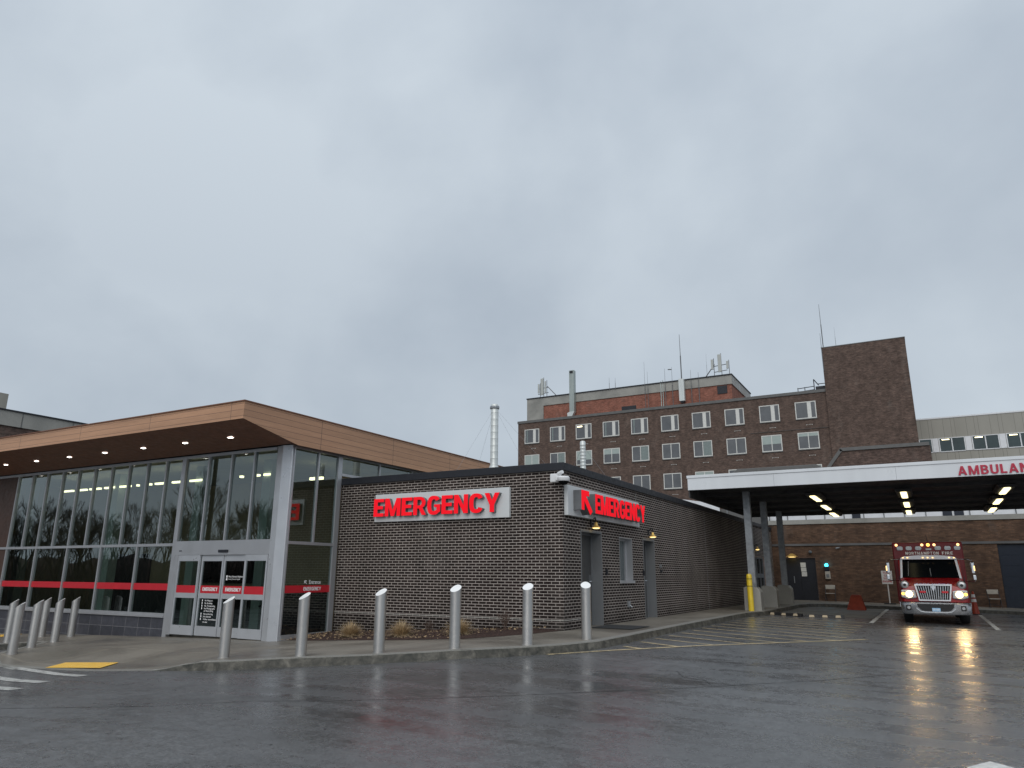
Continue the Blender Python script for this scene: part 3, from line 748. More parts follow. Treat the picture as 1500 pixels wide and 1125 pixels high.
# plinth and left solid panel
MB().box(-30,-18.37,YG-.02,YG+.12,-.7,Z0-.056).build('plinth', 'slate_tile', pv)
MB().box(-29.9,-26.93,YG+.01,YG+.05,Z1+.045,ZH-.06).box(-29.9,-26.93,YG+.01,YG+.05,Z0+.056,Z1-.031).build('solid_panel', 'brown_panel', pv)
MB().box(-14.4,-14.0,13.7,15.3,-.4,-.02).build('plinth', 'interior_dark', pv)
# sliding doors
DX = [(-18.04,-17.15),(-17.13,-16.27),(-16.25,-15.42),(-15.40,-14.58)]
for i, (a, b) in enumerate(DX):
    y = YG-.01 if i in (0, 3) else YG+.045
    s_ = .055; m = MB()
    zt, zm0, zm1, zb0, zb1 = 1.955, .84, .97, -.10, .14
    m.box(a, a+s_, y-.025, y+.025, zb0, zt).box(b-s_, b, y-.025, y+.025, zb0, zt)
    m.box(a+s_, b-s_, y-.025, y+.025, 1.80, zt).box(a+s_, b-s_, y-.022, y+.022, zm0, zm1).box(a+s_, b-s_, y-.025, y+.025, zb0, zb1)
    dr = m.build('sliding_door', 'bright_alu', pv)
    MB().quad((a+s_,y,zm1),(b-s_,y,zm1),(b-s_,y,1.80),(a+s_,y,1.80)).quad((a+s_,y,zb1),(b-s_,y,zb1),(b-s_,y,zm0),(a+s_,y,zm0)).build('pane', 'door_glass', dr)
    MB().box(a+s_, b-s_, y-.010, y-.004, zm1+.002, 1.165).build('red_band', 'red_vinyl', dr)
    if i in (1, 2):
        m = MB(); word(m, 'EMERGENCY', (a+.14, y-.013, 1.03), (1,0,0), (0,0,1), .58, .09)
        if i == 1:
            L = ['No Weapons','No Smoking','No Trespassing','No Photography','or Recording','No Loitering','No Animals','Video surveillance','in use']
            for k, t_ in enumerate(L):
                z = .765-k*.067-(0 if k < 4 else -.008)-(0 if k < 5 else .01)
                text(t_, (a+.27, y-.006, z), (1,0,0), (0,0,1), .030*len(t_), .043, None, None, mb=m, bold=.012)
                if k not in (4, 8): m.box(a+.16, a+.19, y-.006, y-.004, z-.003, z+.045)
        else:
            text('Mass General Brigham', (a+.21, y-.006, 1.385), (1,0,0), (0,0,1), .54, .042, None, None, mb=m, bold=.01)
            text('Cooley Dickinson Hospital', (a+.21, y-.006, 1.325), (1,0,0), (0,0,1), .44, .032, None, None, mb=m, bold=.006)
            m.box(a+.12, a+.17, y-.006, y-.004, 1.375, 1.43); m.box(a+.12, a+.17, y-.006, y-.004, 1.31, 1.36)
        m.build('lettering', 'white_vinyl', dr)
MB().box(-16.42,-16.06,YG-.075,YG-.034,2.02,2.09).build('door_sensor', 'black_metal', pv, bevel=.01)
MB().box(-18.04,-17.93,YG-.04,YG-.034,2.06,2.085).build('maker_plate', 'black_metal', pv)
# interior
MB().box(-29.9,-14.05,13.62,23.8,-.35,-.11).build('interior_floor', 'interior_floor', pv)
MB().box(-29.9,-14.06,13.62,23.9,4.71,4.76).build('interior_ceiling', 'interior_ceiling', pv)
MB().box(-29.9,-14.2,18.6,18.7,-.11,4.70).build('interior_wall', 'interior_wall', pv)
MB().box(-29.95,-29.9,13.6,18.6,-.11,4.70).box(-13.99-.2,-13.99-.05,15.35,24,-.1,4.1).build('interior_side_wall', 'interior_wall', pv)
MB().box(-29,-14.3,18.5,18.59,-.1,1.0).build('wainscot', 'interior_dark', pv)
MB().box(-24.2,-19.8,18.50,18.56,1.15,2.1).build('reception_window', 'dark_glass', pv)
MB().box(-28.6,-26.5,18.48,18.58,-.1,2.2).build('inner_door', 'interior_dark', pv)
for x in (-29.0,-23.65,-19.45,-16.5):
    MB().box(x-.17, x+.17, 14.9, 15.2, -.11, 4.70).build('interior_column', 'column_pale', pv)
# seating and a desk behind the glass
MB().box(-25.5,-20.8,17.2,17.9,-.11,.95).build('reception_desk', 'interior_dark', pv)
MB().box(-15.6,-14.3,14.5,15.2,-.11,.62).pris([(14.3,.62),(15.2,.75),(15.2,.80),(14.3,.66)], -15.7, -14.25, 'x').build('dark_cabinet', 'blue_box', pv)
st = MB()
for a, b in [(-26.7,-26.1),(-25.9,-25.3),(-25.1,-24.9),(-24.8,-24.5),(-24.25,-23.7),(-23.4,-22.85),(-22.5,-22.42),(-21.9,-21.78),(-21.55,-21.0),(-20.7,-20.15),(-19.85,-19.3),(-17.6,-17.5),(-17.0,-16.8),(-16.6,-16.35)]:
    st.box(a+1.6*0, b, 14.86, 14.94, 4.24, 4.30)
st.build('linear_light', 'strip_lens', pv)
MB().box(-15.9,-15.4,16.0,16.08,4.2,4.28).box(-15.9,-15.5,17.3,17.38,4.05,4.11).build('linear_light', 'strip_lens', pv)
# roof with sloping soffit
XR, YF = -13.70, 11.50
rf = MB(); rf.pris([(YF+.02,5.03),(YF+.02,5.43),(26,5.43),(26,4.80),(13.6,4.80)], -46, XR-.02, 'x'); rf.build('roof', 'roof_membrane', pv)
MB().quad((-46,YF,5.03),(XR,YF,5.03),(XR,YF,5.45),(-46,YF,5.45)).quad((XR,YF,5.03),(XR,13.32,4.66),(XR,26,4.66),(XR,26,5.45),(XR,YF,5.45)).build('fascia', 'wood_panel', pv)
MB().quad((-46,YF,5.02),(XR,YF,5.02),(XR,13.32,4.73),(-46,13.46,4.73)).quad((XG,13.3,4.722),(XR,13.3,4.722),(XR,26,4.722),(XG,26,4.722)).build('soffit', 'soffit', pv)
MB().pris([(-46,YF-.03),(XR+.03,YF-.03),(XR+.03,26),(XR-.1,26),(XR-.1,YF+.1),(-46,YF+.1)], 5.45, 5.475).build('roof_edge_trim', 'soffit', pv)
for i in range(11):
    x = -15.25-1.77*i; y = 12.47; z = 4.868; s_ = -.1467
    m = MB(); q = [(x-.085,y-.04),(x+.085,y-.04),(x+.085,y+.04),(x-.085,y+.04)]
    m.quad(*[(a, b, z-.012+s_*(b-y)) for a, b in q])
    l = m.build('downlight', 'down_lens', pv)
    m = MB()
    for (a0, a1, b0, b1) in ((x-.11,x+.11,y-.062,y-.04),(x-.11,x+.11,y+.04,y+.062),(x-.11,x-.085,y-.04,y+.04),(x+.085,x+.11,y-.04,y+.04)):
        m.quad(*[(a, b, z-.016+s_*(b-y)) for a, b in ((a0,b0),(a1,b0),(a1,b1),(a0,b1))])
    m.build('trim_ring', 'black_metal', l)

# ------------------------------------------------------------------ bollards
def bollard(loc, label, first=None, rz=0.0):
    if first: return dup(first, loc, rz, label)
    t = thing('steel_bollard', label, 'bollard', loc, 0, 'slant-topped steel bollards', local=True)
    r = .098; h0, h1 = 1.085, .965; N = 32; m = MB(); b = 0
    for z in (-.1, .012, .014):
        rr = r+.008 if z < .013 else r
        for i in range(N): a = 2*math.pi*i/N; m.v.append(Vector((rr*math.cos(a), rr*math.sin(a), z)))
    for i in range(N): a = 2*math.pi*i/N; m.v.append(Vector((r*math.cos(a), r*math.sin(a), (h0+h1)/2+math.sin(a)*(h0-h1)/2)))
    for k in range(3):
        for i in range(N): j = (i+1) % N; m.f.append([k*N+i, k*N+j, (k+1)*N+j, (k+1)*N+i])
    m.build('post', 'stainless', t, smooth=True)
    c = MB()
    for i in range(N): a = 2*math.pi*i/N; c.v.append(Vector(((r+.002)*math.cos(a), (r+.002)*math.sin(a), (h0+h1)/2+math.sin(a)*(h0-h1)/2+.001)))
    for i in range(N): a = 2*math.pi*i/N; c.v.append(Vector(((r-.012)*math.cos(a), (r-.012)*math.sin(a), (h0+h1)/2+math.sin(a)*(h0-h1)/2+.006)))
    for i in range(N): j = (i+1) % N; c.f.append([i, j, N+j, N+i])
    c.f.append(list(range(N, 2*N)))
    c.build('slanted_cap', 'bollard_cap', t)
    t.rotation_euler = (0, 0, rz); return t
BOL = [((-11.54,9.80),'steel bollard right in front of the sliding entrance doors',-.35),
 ((-9.92,10.10),'steel bollard in front of the glass side pane reading Entrance',-.30),
 ((-8.62,10.66),'steel bollard between the first two tan grass tufts by the brick front',-.15),
 ((-7.47,11.33),'steel bollard below the last letters of the front sign, before the third grass tuft',.05),
 ((-6.56,12.36),'steel bollard just left of the brick building corner',.15),
 ((-6.02,13.82),'steel bollard in front of the first grey side door, farthest right',.45),
 ((-17.86,9.42),'steel bollard with a bright slanted rim, nearest the left frame edge',-.6),
 ((-18.86,10.36),'second steel bollard of the left line, overlapping one behind it',-.6),
 ((-19.96,11.52),'third steel bollard of the left line, standing alone',-.6),
 ((-21.5,12.85),'fourth and farthest steel bollard of the left line',-.6),
 ((-21.45,11.15),'steel bollard mostly hidden behind the leftmost bollard',-.6),
 ((-22.5,12.6),'thin visible bollard sticking out behind the second left bollard',-.6)]
b0 = None
for (p, lab, rz) in BOL:
    # slanted face looks to the road
    o = bollard((p[0], p[1], walk_z(*p)), lab, b0, rz)
    o.rotation_euler = (R(random.uniform(-.7,.7)), R(random.uniform(-.7,.7)), rz)
    if b0 is None: b0 = o

yb_ = thing('yellow_bollard', 'tall round yellow bollard with two dark bands at the kerb end', 'bollard', (-5.66,27.62,walk_z(-5.66,27.6)))
z0 = walk_z(-5.66,27.6)
MB().lathe((-5.66,27.62,z0), [(.098,-.05),(.098,.78),(.098,1.16),(.094,1.22),(.074,1.262),(.035,1.28)], 28).build('sleeve', 'yellow_paint', yb_, smooth=True)
for z in (.84,1.09): MB().lathe((-5.66,27.62,z0), [(.1,z),(.1,z+.022)], 28).build('dark_band', 'black_rubber', yb_)

# ------------------------------------------------------------------ plants
def tuft(x, y, label, r=.24, n=420):
    z = walk_z(x, y)+.03; t = thing('ornamental_grass', label, 'grass tuft', (x, y, z), 0, 'dry grass tufts in the mulch bed')
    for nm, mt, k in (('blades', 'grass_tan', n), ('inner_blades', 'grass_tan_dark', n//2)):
        m = MB()
        for i in range(k):
            a = random.uniform(0, 2*math.pi); u = random.random()**.6; l = random.uniform(.7, 1.1)
            L = r*1.15*l; lean = u*(1.25 if nm == 'blades' else .9)
            p0 = Vector((x+math.cos(a)*.06*u, y+math.sin(a)*.06*u, z-.02)); d = Vector((math.cos(a)*math.sin(lean), math.sin(a)*math.sin(lean), math.cos(lean)))
            p1 = p0+d*L*.55; d2 = Vector((math.cos(a)*math.sin(lean*1.5), math.sin(a)*math.sin(lean*1.5), math.cos(lean*1.5))); p2 = p1+d2*L*.45
            s_ = Vector((-math.sin(a), math.cos(a), 0))*random.uniform(.0025, .0045)
            m.quad(p0-s_, p0+s_, p1+s_*.9, p1-s_*.9); m.quad(p1-s_*.9, p1+s_*.9, p2+s_*.2, p2-s_*.2)
        m.build(nm, mt, t)
tuft(-12.15,13.95,'straw coloured grass tuft left of the others, by the glass corner', .34, 620)
tuft(-10.62,13.9,'straw coloured grass tuft beside the bollard under the front sign', .34, 620)
tuft(-9.15,14.05,'straw coloured grass tuft half hidden behind a bollard', .36, 620)
def shrub(x, y, label, h=.5, n=26, sp=.35):
    z = walk_z(x, y)+.03; t = thing('bare_shrub', label, 'shrub', (x, y, z), 0, 'bare shrubs in the mulch bed'); m = MB()
    def br(p, d, l, r, k):
        q = p+d*l; m.tube(p, q, r, r*.6, 4, False)
        if k:
            for _ in range(3):
                e = (d+Vector((random.uniform(-.7,.7), random.uniform(-.7,.7), random.uniform(-.15,.5)))).normalized(); br(p+d*l*random.uniform(.5,1), e, l*.6, r*.6, k-1)
    for i in range(n):
        a = random.uniform(0, 6.28); u = random.random()*sp
        br(Vector((x, y, z)), Vector((math.cos(a)*u*1.6, math.sin(a)*u*1.6, 1)).normalized(), h*random.uniform(.35,.55), .004, 2)
    m.build('branches', 'twig', t)
shrub(-10.55,14.9,'low dark leafless shrub between the second and third grass tufts', .36, 16, .5)
shrub(-8.45,14.85,'taller leafless shrub against the brick near the building corner', .62, 16, .22)
lit = MB()
for i in range(24):
    x = -13.3+random.uniform(-.35,.3); y = 13.75+random.uniform(-.1,.4); z = walk_z(x, y)+.05
    lit.tube((x, y, z), (x+random.uniform(-.12,.12), y+random.uniform(-.1,.1), z+random.uniform(.0,.09)), .008, .004, 5)
o = lit.build('twig_litter', 'grass_tan_dark'); tag(o, 'scatter of pale twigs and leaves at the glass corner base', 'litter', kind='stuff')

ll = MB(); rn = random.Random(9)
for i in range(900):
    x = rn.uniform(-13.9,-7.4); y = rn.uniform(13.35,15.3)
    if x > -8.9 and y < 13.5+(x+8.9)*1.15: continue
    z = walk_z(x, y)+.03+min(1, (y-13.4)/.9)*.06; r = rn.uniform(.008,.028); a = rn.uniform(0, 6.28)
    q = [(x+r*math.cos(a+k*1.57)*(1.7 if k % 2 else .7), y+r*math.sin(a+k*1.57)*(1.7 if k % 2 else .7), z+rn.uniform(-.006,.02)) for k in range(4)]
    ll.quad(*q)
tag(ll.build('leaf_litter', 'grass_tan_dark'), 'dead brown leaves and chips scattered over the mulch bed', 'litter', kind='stuff')

# ------------------------------------------------------------------ ambulance canopy
YN, YB_, XL, XRt = 26.2, 36.6, -7.30, 15.5
def sz(y): return 4.51-.027*(y-YN)
cn = thing('ambulance_canopy', 'wide white-edged canopy on steel columns over the ambulance bay', 'canopy', (2,28,0))
MB().box(XL, XRt, YN, YN+.05, 4.50, 4.93).build('fascia', 'canopy_white', cn)
MB().box(XL-.025, XRt, YN-.025, YN+.06, 4.93, 5.03).build('fascia_cap', 'canopy_white', cn, bevel=.006)
MB().box(XL, XL+.05, YN+.05, YB_, 4.24, 5.0).box(XL+.05, XRt, YB_-.05, YB_, 4.24, 4.6).build('side_fascia', 'canopy_dark', cn)
for x in (-4.3,-.55,3.5,7.3,11.1): MB().box(x,x+.006,YN-.0025,YN+.002,4.5,4.93).build('panel_joint', 'grey_jamb', cn)
dk = MB().quad((XL+.05,YN+.05,4.62),(XRt,YN+.05,4.62),(XRt,YB_-.05,sz(YB_)+.10),(XL+.05,YB_-.05,sz(YB_)+.10))
dk.quad((XL+.05,YN+.05,4.95),(XRt,YN+.05,4.95),(XRt,YB_-.05,4.9),(XL+.05,YB_-.05,4.9)); dk.build('deck', 'canopy_dark', cn)
for y in (26.5,28.4,30.3,32.2,34.1,36.0): MB().box(XL+.06, XRt, y-.07, y+.07, sz(y)-.0, sz(y)+.20).build('beam', 'canopy_black', cn) if 'canopy_black' in MATS else MB().box(XL+.06, XRt, y-.07, y+.07, sz(y), sz(y)+.20).build('beam', 'canopy_dark', cn)
m = MB(); x = 1.15
ws = [BLOCK[c][0] for c in 'AMBULANCE']; k = (2.30-8*.045)/sum(ws)
for c, w_ in zip('AMBULANCE', ws): block_letter(m, c, Vector((x, YN-.002, 4.545)), Vector((1,0,0)), Vector((0,0,1)), w_*k, .275, 0, .03); x += w_*k+.045
m.build('lettering', 'amb_letter', cn)
for i, y in enumerate((28.2,31.45,35.1)):
    x = -5.66; g = walk_z(x, y)
    c = MB().box(x-.12, x+.12, y-.10, y-.075, g+.75, sz(y)+.15).box(x-.12, x+.12, y+.075, y+.10, g+.75, sz(y)+.15).box(x-.02, x+.02, y-.075, y+.075, g+.75, sz(y)+.15)
    c.box(x-.122,x+.122,y-.105,y+.105,g+2.9,g+2.905)
    co = c.build('column', 'galvanised', cn)
    bs = MB().pris([(x-.30,g-.05),(x+.30,g-.05),(x+.29,g+.66),(x+.18,g+.80),(x-.20,g+.83),(x-.29,g+.80)], y-.28, y+.28, 'y')
    bs.build('concrete_base', 'precast', co, bevel=.02)
for y in (28.2,31.45,35.1): MB().box(5.9, 6.15, y-.12, y+.12, 0, sz(y)+.15).build('column', 'galvanised', cn)
# canopy lights
def clight(loc, label, first=None):
    if first: return dup(first, loc, 0, label)
    t = thing('canopy_light', label, 'light', loc, 0, 'lights under the ambulance canopy', local=True)
    MB().pris([(-.27,0),(-.21,-.10),(.21,-.10),(.27,0)], -1.08, 1.08, 'y').build('housing', 'canopy_dark', t)
    MB().pris([(-.10,-.95),(-.06,-1.02),(.06,-1.02),(.10,-.95),(.10,.95),(.06,1.02),(-.06,1.02),(-.10,.95)], -.14, -.102).build('lens', 'canopy_lens', t, bevel=.01)
    return t
L0 = None
NM = {0:'left',1:'middle',2:'right'}; NR = {0:'front',1:'centre',2:'rear'}
for i, x in enumerate((-3.36,-.44,2.54)):
    for j, y in enumerate((29.3,32.4,35.35)):
        lab = 'glowing long light under the canopy, %s one of the %s row' % (NR[j], NM[i])
        o = clight((x, y, sz(y)), lab, L0)
        if L0 is None: L0 = o

# ------------------------------------------------------------------ bay building
by = thing('bay_building', 'brown brick wall of the ambulance bay with concrete lintel band', 'building', (2,41.6,0))
YW = 41.6; m = MB()
# wall in plane y=YW with door hole and garage hole
def wall_y(m, Y, x0, x1, z0, z1, holes):
    x = x0
    for xa, xb, za, zb in holes:
        m.quad((x,Y,z0),(xa,Y,z0),(xa,Y,z1),(x,Y,z1))
        if za > z0: m.quad((xa,Y,z0),(xb,Y,z0),(xb,Y,za),(xa,Y,za))
        m.quad((xa,Y,zb),(xb,Y,zb),(xb,Y,z1),(xa,Y,z1)); x = xb
    m.quad((x,Y,z0),(x1,Y,z0),(x1,Y,z1),(x,Y,z1))
wall_y(m, YW, -7.4, 15.5, -.2, 4.17, [(-6.62,-5.10,-.1,2.45),(2.95,6.4,-.1,3.02)])
m.build('wall', 'bay_brick', by)
MB().box(-7.4,15.5,YW-.06,YW+.2,4.17,4.40).build('coping', 'precast', by)
MB().box(-7.2,15.5,YW-.05,YW-.002,3.05,3.16).build('lintel_band', 'roof_membrane', by)
d1 = MB().box(-6.6,-5.12,YW+.10,YW+.14,.2,2.43).box(-5.87,-5.855,YW+.085,YW+.1,.2,2.43).build('door', 'black_metal', by)
MB().box(-6.24,-6.20,YW+.05,YW+.1,1.15,1.5).build('handle', 'galvanised', d1)
for (z0_, z1_, dx) in ((1.96,2.20,0),(1.74,1.94,.01),(1.50,1.72,.02)): MB().box(-5.86+dx,-5.60+dx,YW+.075,YW+.084,z0_,z1_).build('paper_notice', 'paper', d1)
gd = MB()
for k in range(6): gd.box(2.97,6.38,YW+.10,YW+.14,.1+k*.485,.1+k*.485+.478)
gd.build('garage_door', 'garage_dark', by) if 'garage_dark' in MATS else gd.build('garage_door', 'blue_box', by)
MB().box(2.95,6.4,YW+.15,YW+.2,0,3.1).build('garage_backing', 'interior_dark', by)
lp = thing('wall_lamp', 'shallow lit lamp above the dark double door of the bay', 'lamp', (-6.22,YW,2.5))
MB().lathe((-6.22,YW-.13,2.49), [(.30,0),(.26,.03),(.12,.13),(.05,.17)], 24).build('shade', 'wall_shade', lp, smooth=True)
MB().lathe((-6.22,YW-.13,2.47), [(.10,0),(.20,.012)], 20).build('bulb', 'wall_lens', lp, smooth=True)
MB().box(-6.26,-6.18,YW-.08,YW,2.5,2.6).build('bracket', 'black_metal', lp)
# cctv dome + small camera on the bay wall
q = thing('security_camera', 'small dark dome camera high beside the bay door', 'camera', (-5.3,YW,2.75))
MB().lathe((-5.3,YW-.12,2.72), [(.03,-.06),(.07,-.03),(.09,.02),(.09,.06)], 16).build('dome', 'grey_jamb', q, smooth=True); MB().box(-5.34,-5.26,YW-.12,YW,2.77,2.81).build('bracket', 'grey_jamb', q)
q = thing('security_camera', 'small bullet camera high on the bay wall above the blue light', 'camera', (-3.9,YW,3.0))
MB().tube((-4.05,YW-.2,2.90),(-3.9,YW-.12,2.93),.04,.045,12).build('body', 'grey_jamb', q); MB().tube((-3.9,YW-.12,2.93),(-3.85,YW,2.97),.015).build('bracket', 'grey_jamb', q)
ph = thing('emergency_phone', 'wall phone box glowing blue beacon beside the bay door', 'phone', (-4.58,YW,1.4))
MB().box(-4.69,-4.47,YW-.12,YW,1.78,2.0).build('beacon_box', 'blue_box', ph, bevel=.01)
MB().box(-4.68,-4.44,YW-.10,YW,1.38,1.76).build('call_box', 'beige_plastic', ph, bevel=.015)
MB().box(-4.63,-4.49,YW-.108,YW-.10,1.45,1.62).build('keypad', 'grey_jamb', ph)
MB().lathe((-4.58,YW-.08,2.0), [(.075,0),(.08,.04),(.075,.11),(.04,.15)], 18).build('beacon', 'blue_lens', ph, smooth=True)
# panel band of the clinic wing seen over the coping
cw = thing('panelled_wing', 'pale panelled wall strip seen between the canopy and the bay brick', 'building', (2,44,0))
MB().box(-9.0,15.5,44.0,44.2,4.0,5.6).build('wall', 'cladding_light', cw) if 'cladding_light' in MATS else MB().box(-9.0,15.5,44.0,44.2,3.8,5.6).build('wall', 'white_paint', cw)
for i in range(24):
    x = -8.6+i*.98; MB().box(x-.025,x+.025,43.96,44.0,3.8,5.6).build('mullion', 'grey_jamb', cw)
for x in (-3.3,.98,1.5): MB().box(x,x+.42,43.955,43.99,3.8,5.6).build('blue_panel', 'blue_box', cw)
# roof structure left of the canopy
ww = thing('white_roof_unit', 'pale flat roof edge visible between the brick coping and the canopy', 'roof', (-10,43,4))
MB().pris([(-14,5.9),(-12.3,5.9),(-10.2,5.55),(-10.2,5.1),(-14,5.3)], 43.0, 43.1, 'y').build('roof_edge', 'white_paint', ww)
MB().box(-14,-7.6,43.2,43.3,4.2,5.25).build('wall', 'grey_flash', ww)
for x in (-10.9,-9.8,-8.8): MB().box(x-.04,x+.04,43.12,43.2,4.2,5.2).build('post', 'grey_jamb', ww)

# chairs
def chair(loc, label, first=None, rz=0.0):
    if first: return dup(first, loc, rz, label)
    t = thing('folding_chair', label, 'chair', loc, rz, 'folding chairs against the bay wall', local=True)
    MB().box(-.23,.23,.16,.185,.60,.80).build('backrest', 'beige_plastic', t, bevel=.012)
    MB().box(-.21,.21,-.22,.18,.38,.405).build('seat', 'beige_plastic', t, bevel=.012)
    for s_ in (-1, 1):
        MB().tube((s_*.23,.22,.80),(s_*.23,-.22,0),.012).build('leg', 'black_metal', t)
        MB().tube((s_*.21,-.16,.40),(s_*.21,.24,0),.012).build('leg', 'black_metal', t)
    MB().tube((-.23,-.16,.12),(.23,-.16,.12),.009).build('stretcher', 'black_metal', t)
    return t
c0 = chair((-4.47,41.05,walk_z(-4.47,41.05)), 'beige folding chair under the blue light box')
chair((2.48,41.05,walk_z(2.48,41.05)), 'beige folding chair beside the dark garage opening', c0, .15)

# post sign
sg = thing('standing_sign', 'white sign on a post reading turn off your engine', 'sign', (-1.80,40.4,walk_z(-1.8,40.4)))
g = walk_z(-1.8,40.4)
sp_ = MB().box(-2.03,-1.57,40.36,40.39,g+.93,g+1.55).build('board', 'white_sign', sg, bevel=.004)
m = MB()
for k, t_ in enumerate(('TURN','OFF','YOUR','ENGINE')): w_ = .08*len(t_) if len(t_) < 6 else .40; text(t_, (-1.80-w_/2, 40.354, g+1.42-k*.135), (1,0,0), (0,0,1), w_, .085, None, None, mb=m, bold=.02)
m.build('lettering', 'ink_red', sp_)
MB().box(-1.825,-1.775,40.40,40.44,g,g+.95).build('post', 'white_sign', sg)
MB().box(-2.05,-1.55,40.2,40.65,g,g+.05).build('base', 'black_rubber', sg, bevel=.01)

# A-frame
g = road_z(-2.95,36)
af = thing('folding_barrier', 'dull red plastic A-frame barrier on the bay floor', 'barrier', (-2.95,36,g))
for s_, nm in ((-1,'front_panel'),(1,'back_panel')):
    m = MB(); m.v += [Vector(v) for v in [(-3.30,36+s_*.28,g),(-2.55,36+s_*.28,g),(-2.70,36+s_*.03,g+.60),(-3.10,36+s_*.03,g+.60),(-3.30,36+s_*.31,g),(-2.55,36+s_*.31,g),(-2.70,36+s_*.06,g+.60),(-3.10,36+s_*.06,g+.60)]]
    m.f += [[0,1,2,3],[4,5,6,7],[0,1,5,4],[1,2,6,5],[2,3,7,6],[3,0,4,7]]
    m.build(nm, 'orange_plastic', af)
MB().box(-3.08,-2.72,35.92,36.08,g+.585,g+.63).build('hinge_top', 'orange_plastic', af, bevel=.01)
MB().box(-3.22,-3.17,35.75,36.25,g+.15,g+.18).build('side_strap', 'black_rubber', af)

# cone behind the ambulance
g = road_z(1.5,36.3)+.0
cnn = thing('traffic_cone', 'orange cone with two white collars just right of the ambulance', 'cone', (1.47,36.3,g))
MB().lathe((1.47,36.3,g), [(.15,.03),(.04,.90),(.03,.92)], 20).build('cone_body', 'orange_plastic', cnn, smooth=True)
MB().box(1.27,1.67,36.1,36.5,g,g+.035).build('base', 'black_rubber', cnn)
for a, b in ((.50,.62),(.68,.80)): MB().lathe((1.47,36.3,g), [(.153-.122*a+.004,a),(.153-.122*b+.004,b)], 20).build('white_collar', 'white_vinyl', cnn)

# wheel stops
for (a, b, lab) in [((-5.30,28.72),(-4.06,28.18),'black rubber wheel stop with three pale patches, nearest the kerb'),((-3.95,28.17),(-2.72,28.36),'black rubber wheel stop with three pale patches, right of the other one')]:
    d = Vector((b[0]-a[0], b[1]-a[1], 0)); L = d.length; g = road_z((a[0]+b[0])/2, (a[1]+b[1])/2)
    t = thing('wheel_stop', lab, 'wheel stop', ((a[0]+b[0])/2, (a[1]+b[1])/2, g), math.atan2(d.y, d.x), 'wheel stops at the end of the hatching', local=True)
    MB().pris([(-.085,-.02),(.085,-.02),(.06,.10),(-.06,.10)], -L/2, L/2, 'x').build('rubber_block', 'black_rubber', t, bevel=.01)
    for k in (-1,0,1): MB().quad((k*L*.34-.09,-.0845,.02),(k*L*.34+.09,-.0845,.02),(k*L*.34+.07,-.066,.095),(k*L*.34-.07,-.066,.095)).build('reflective_patch', 'interior_wall', t)

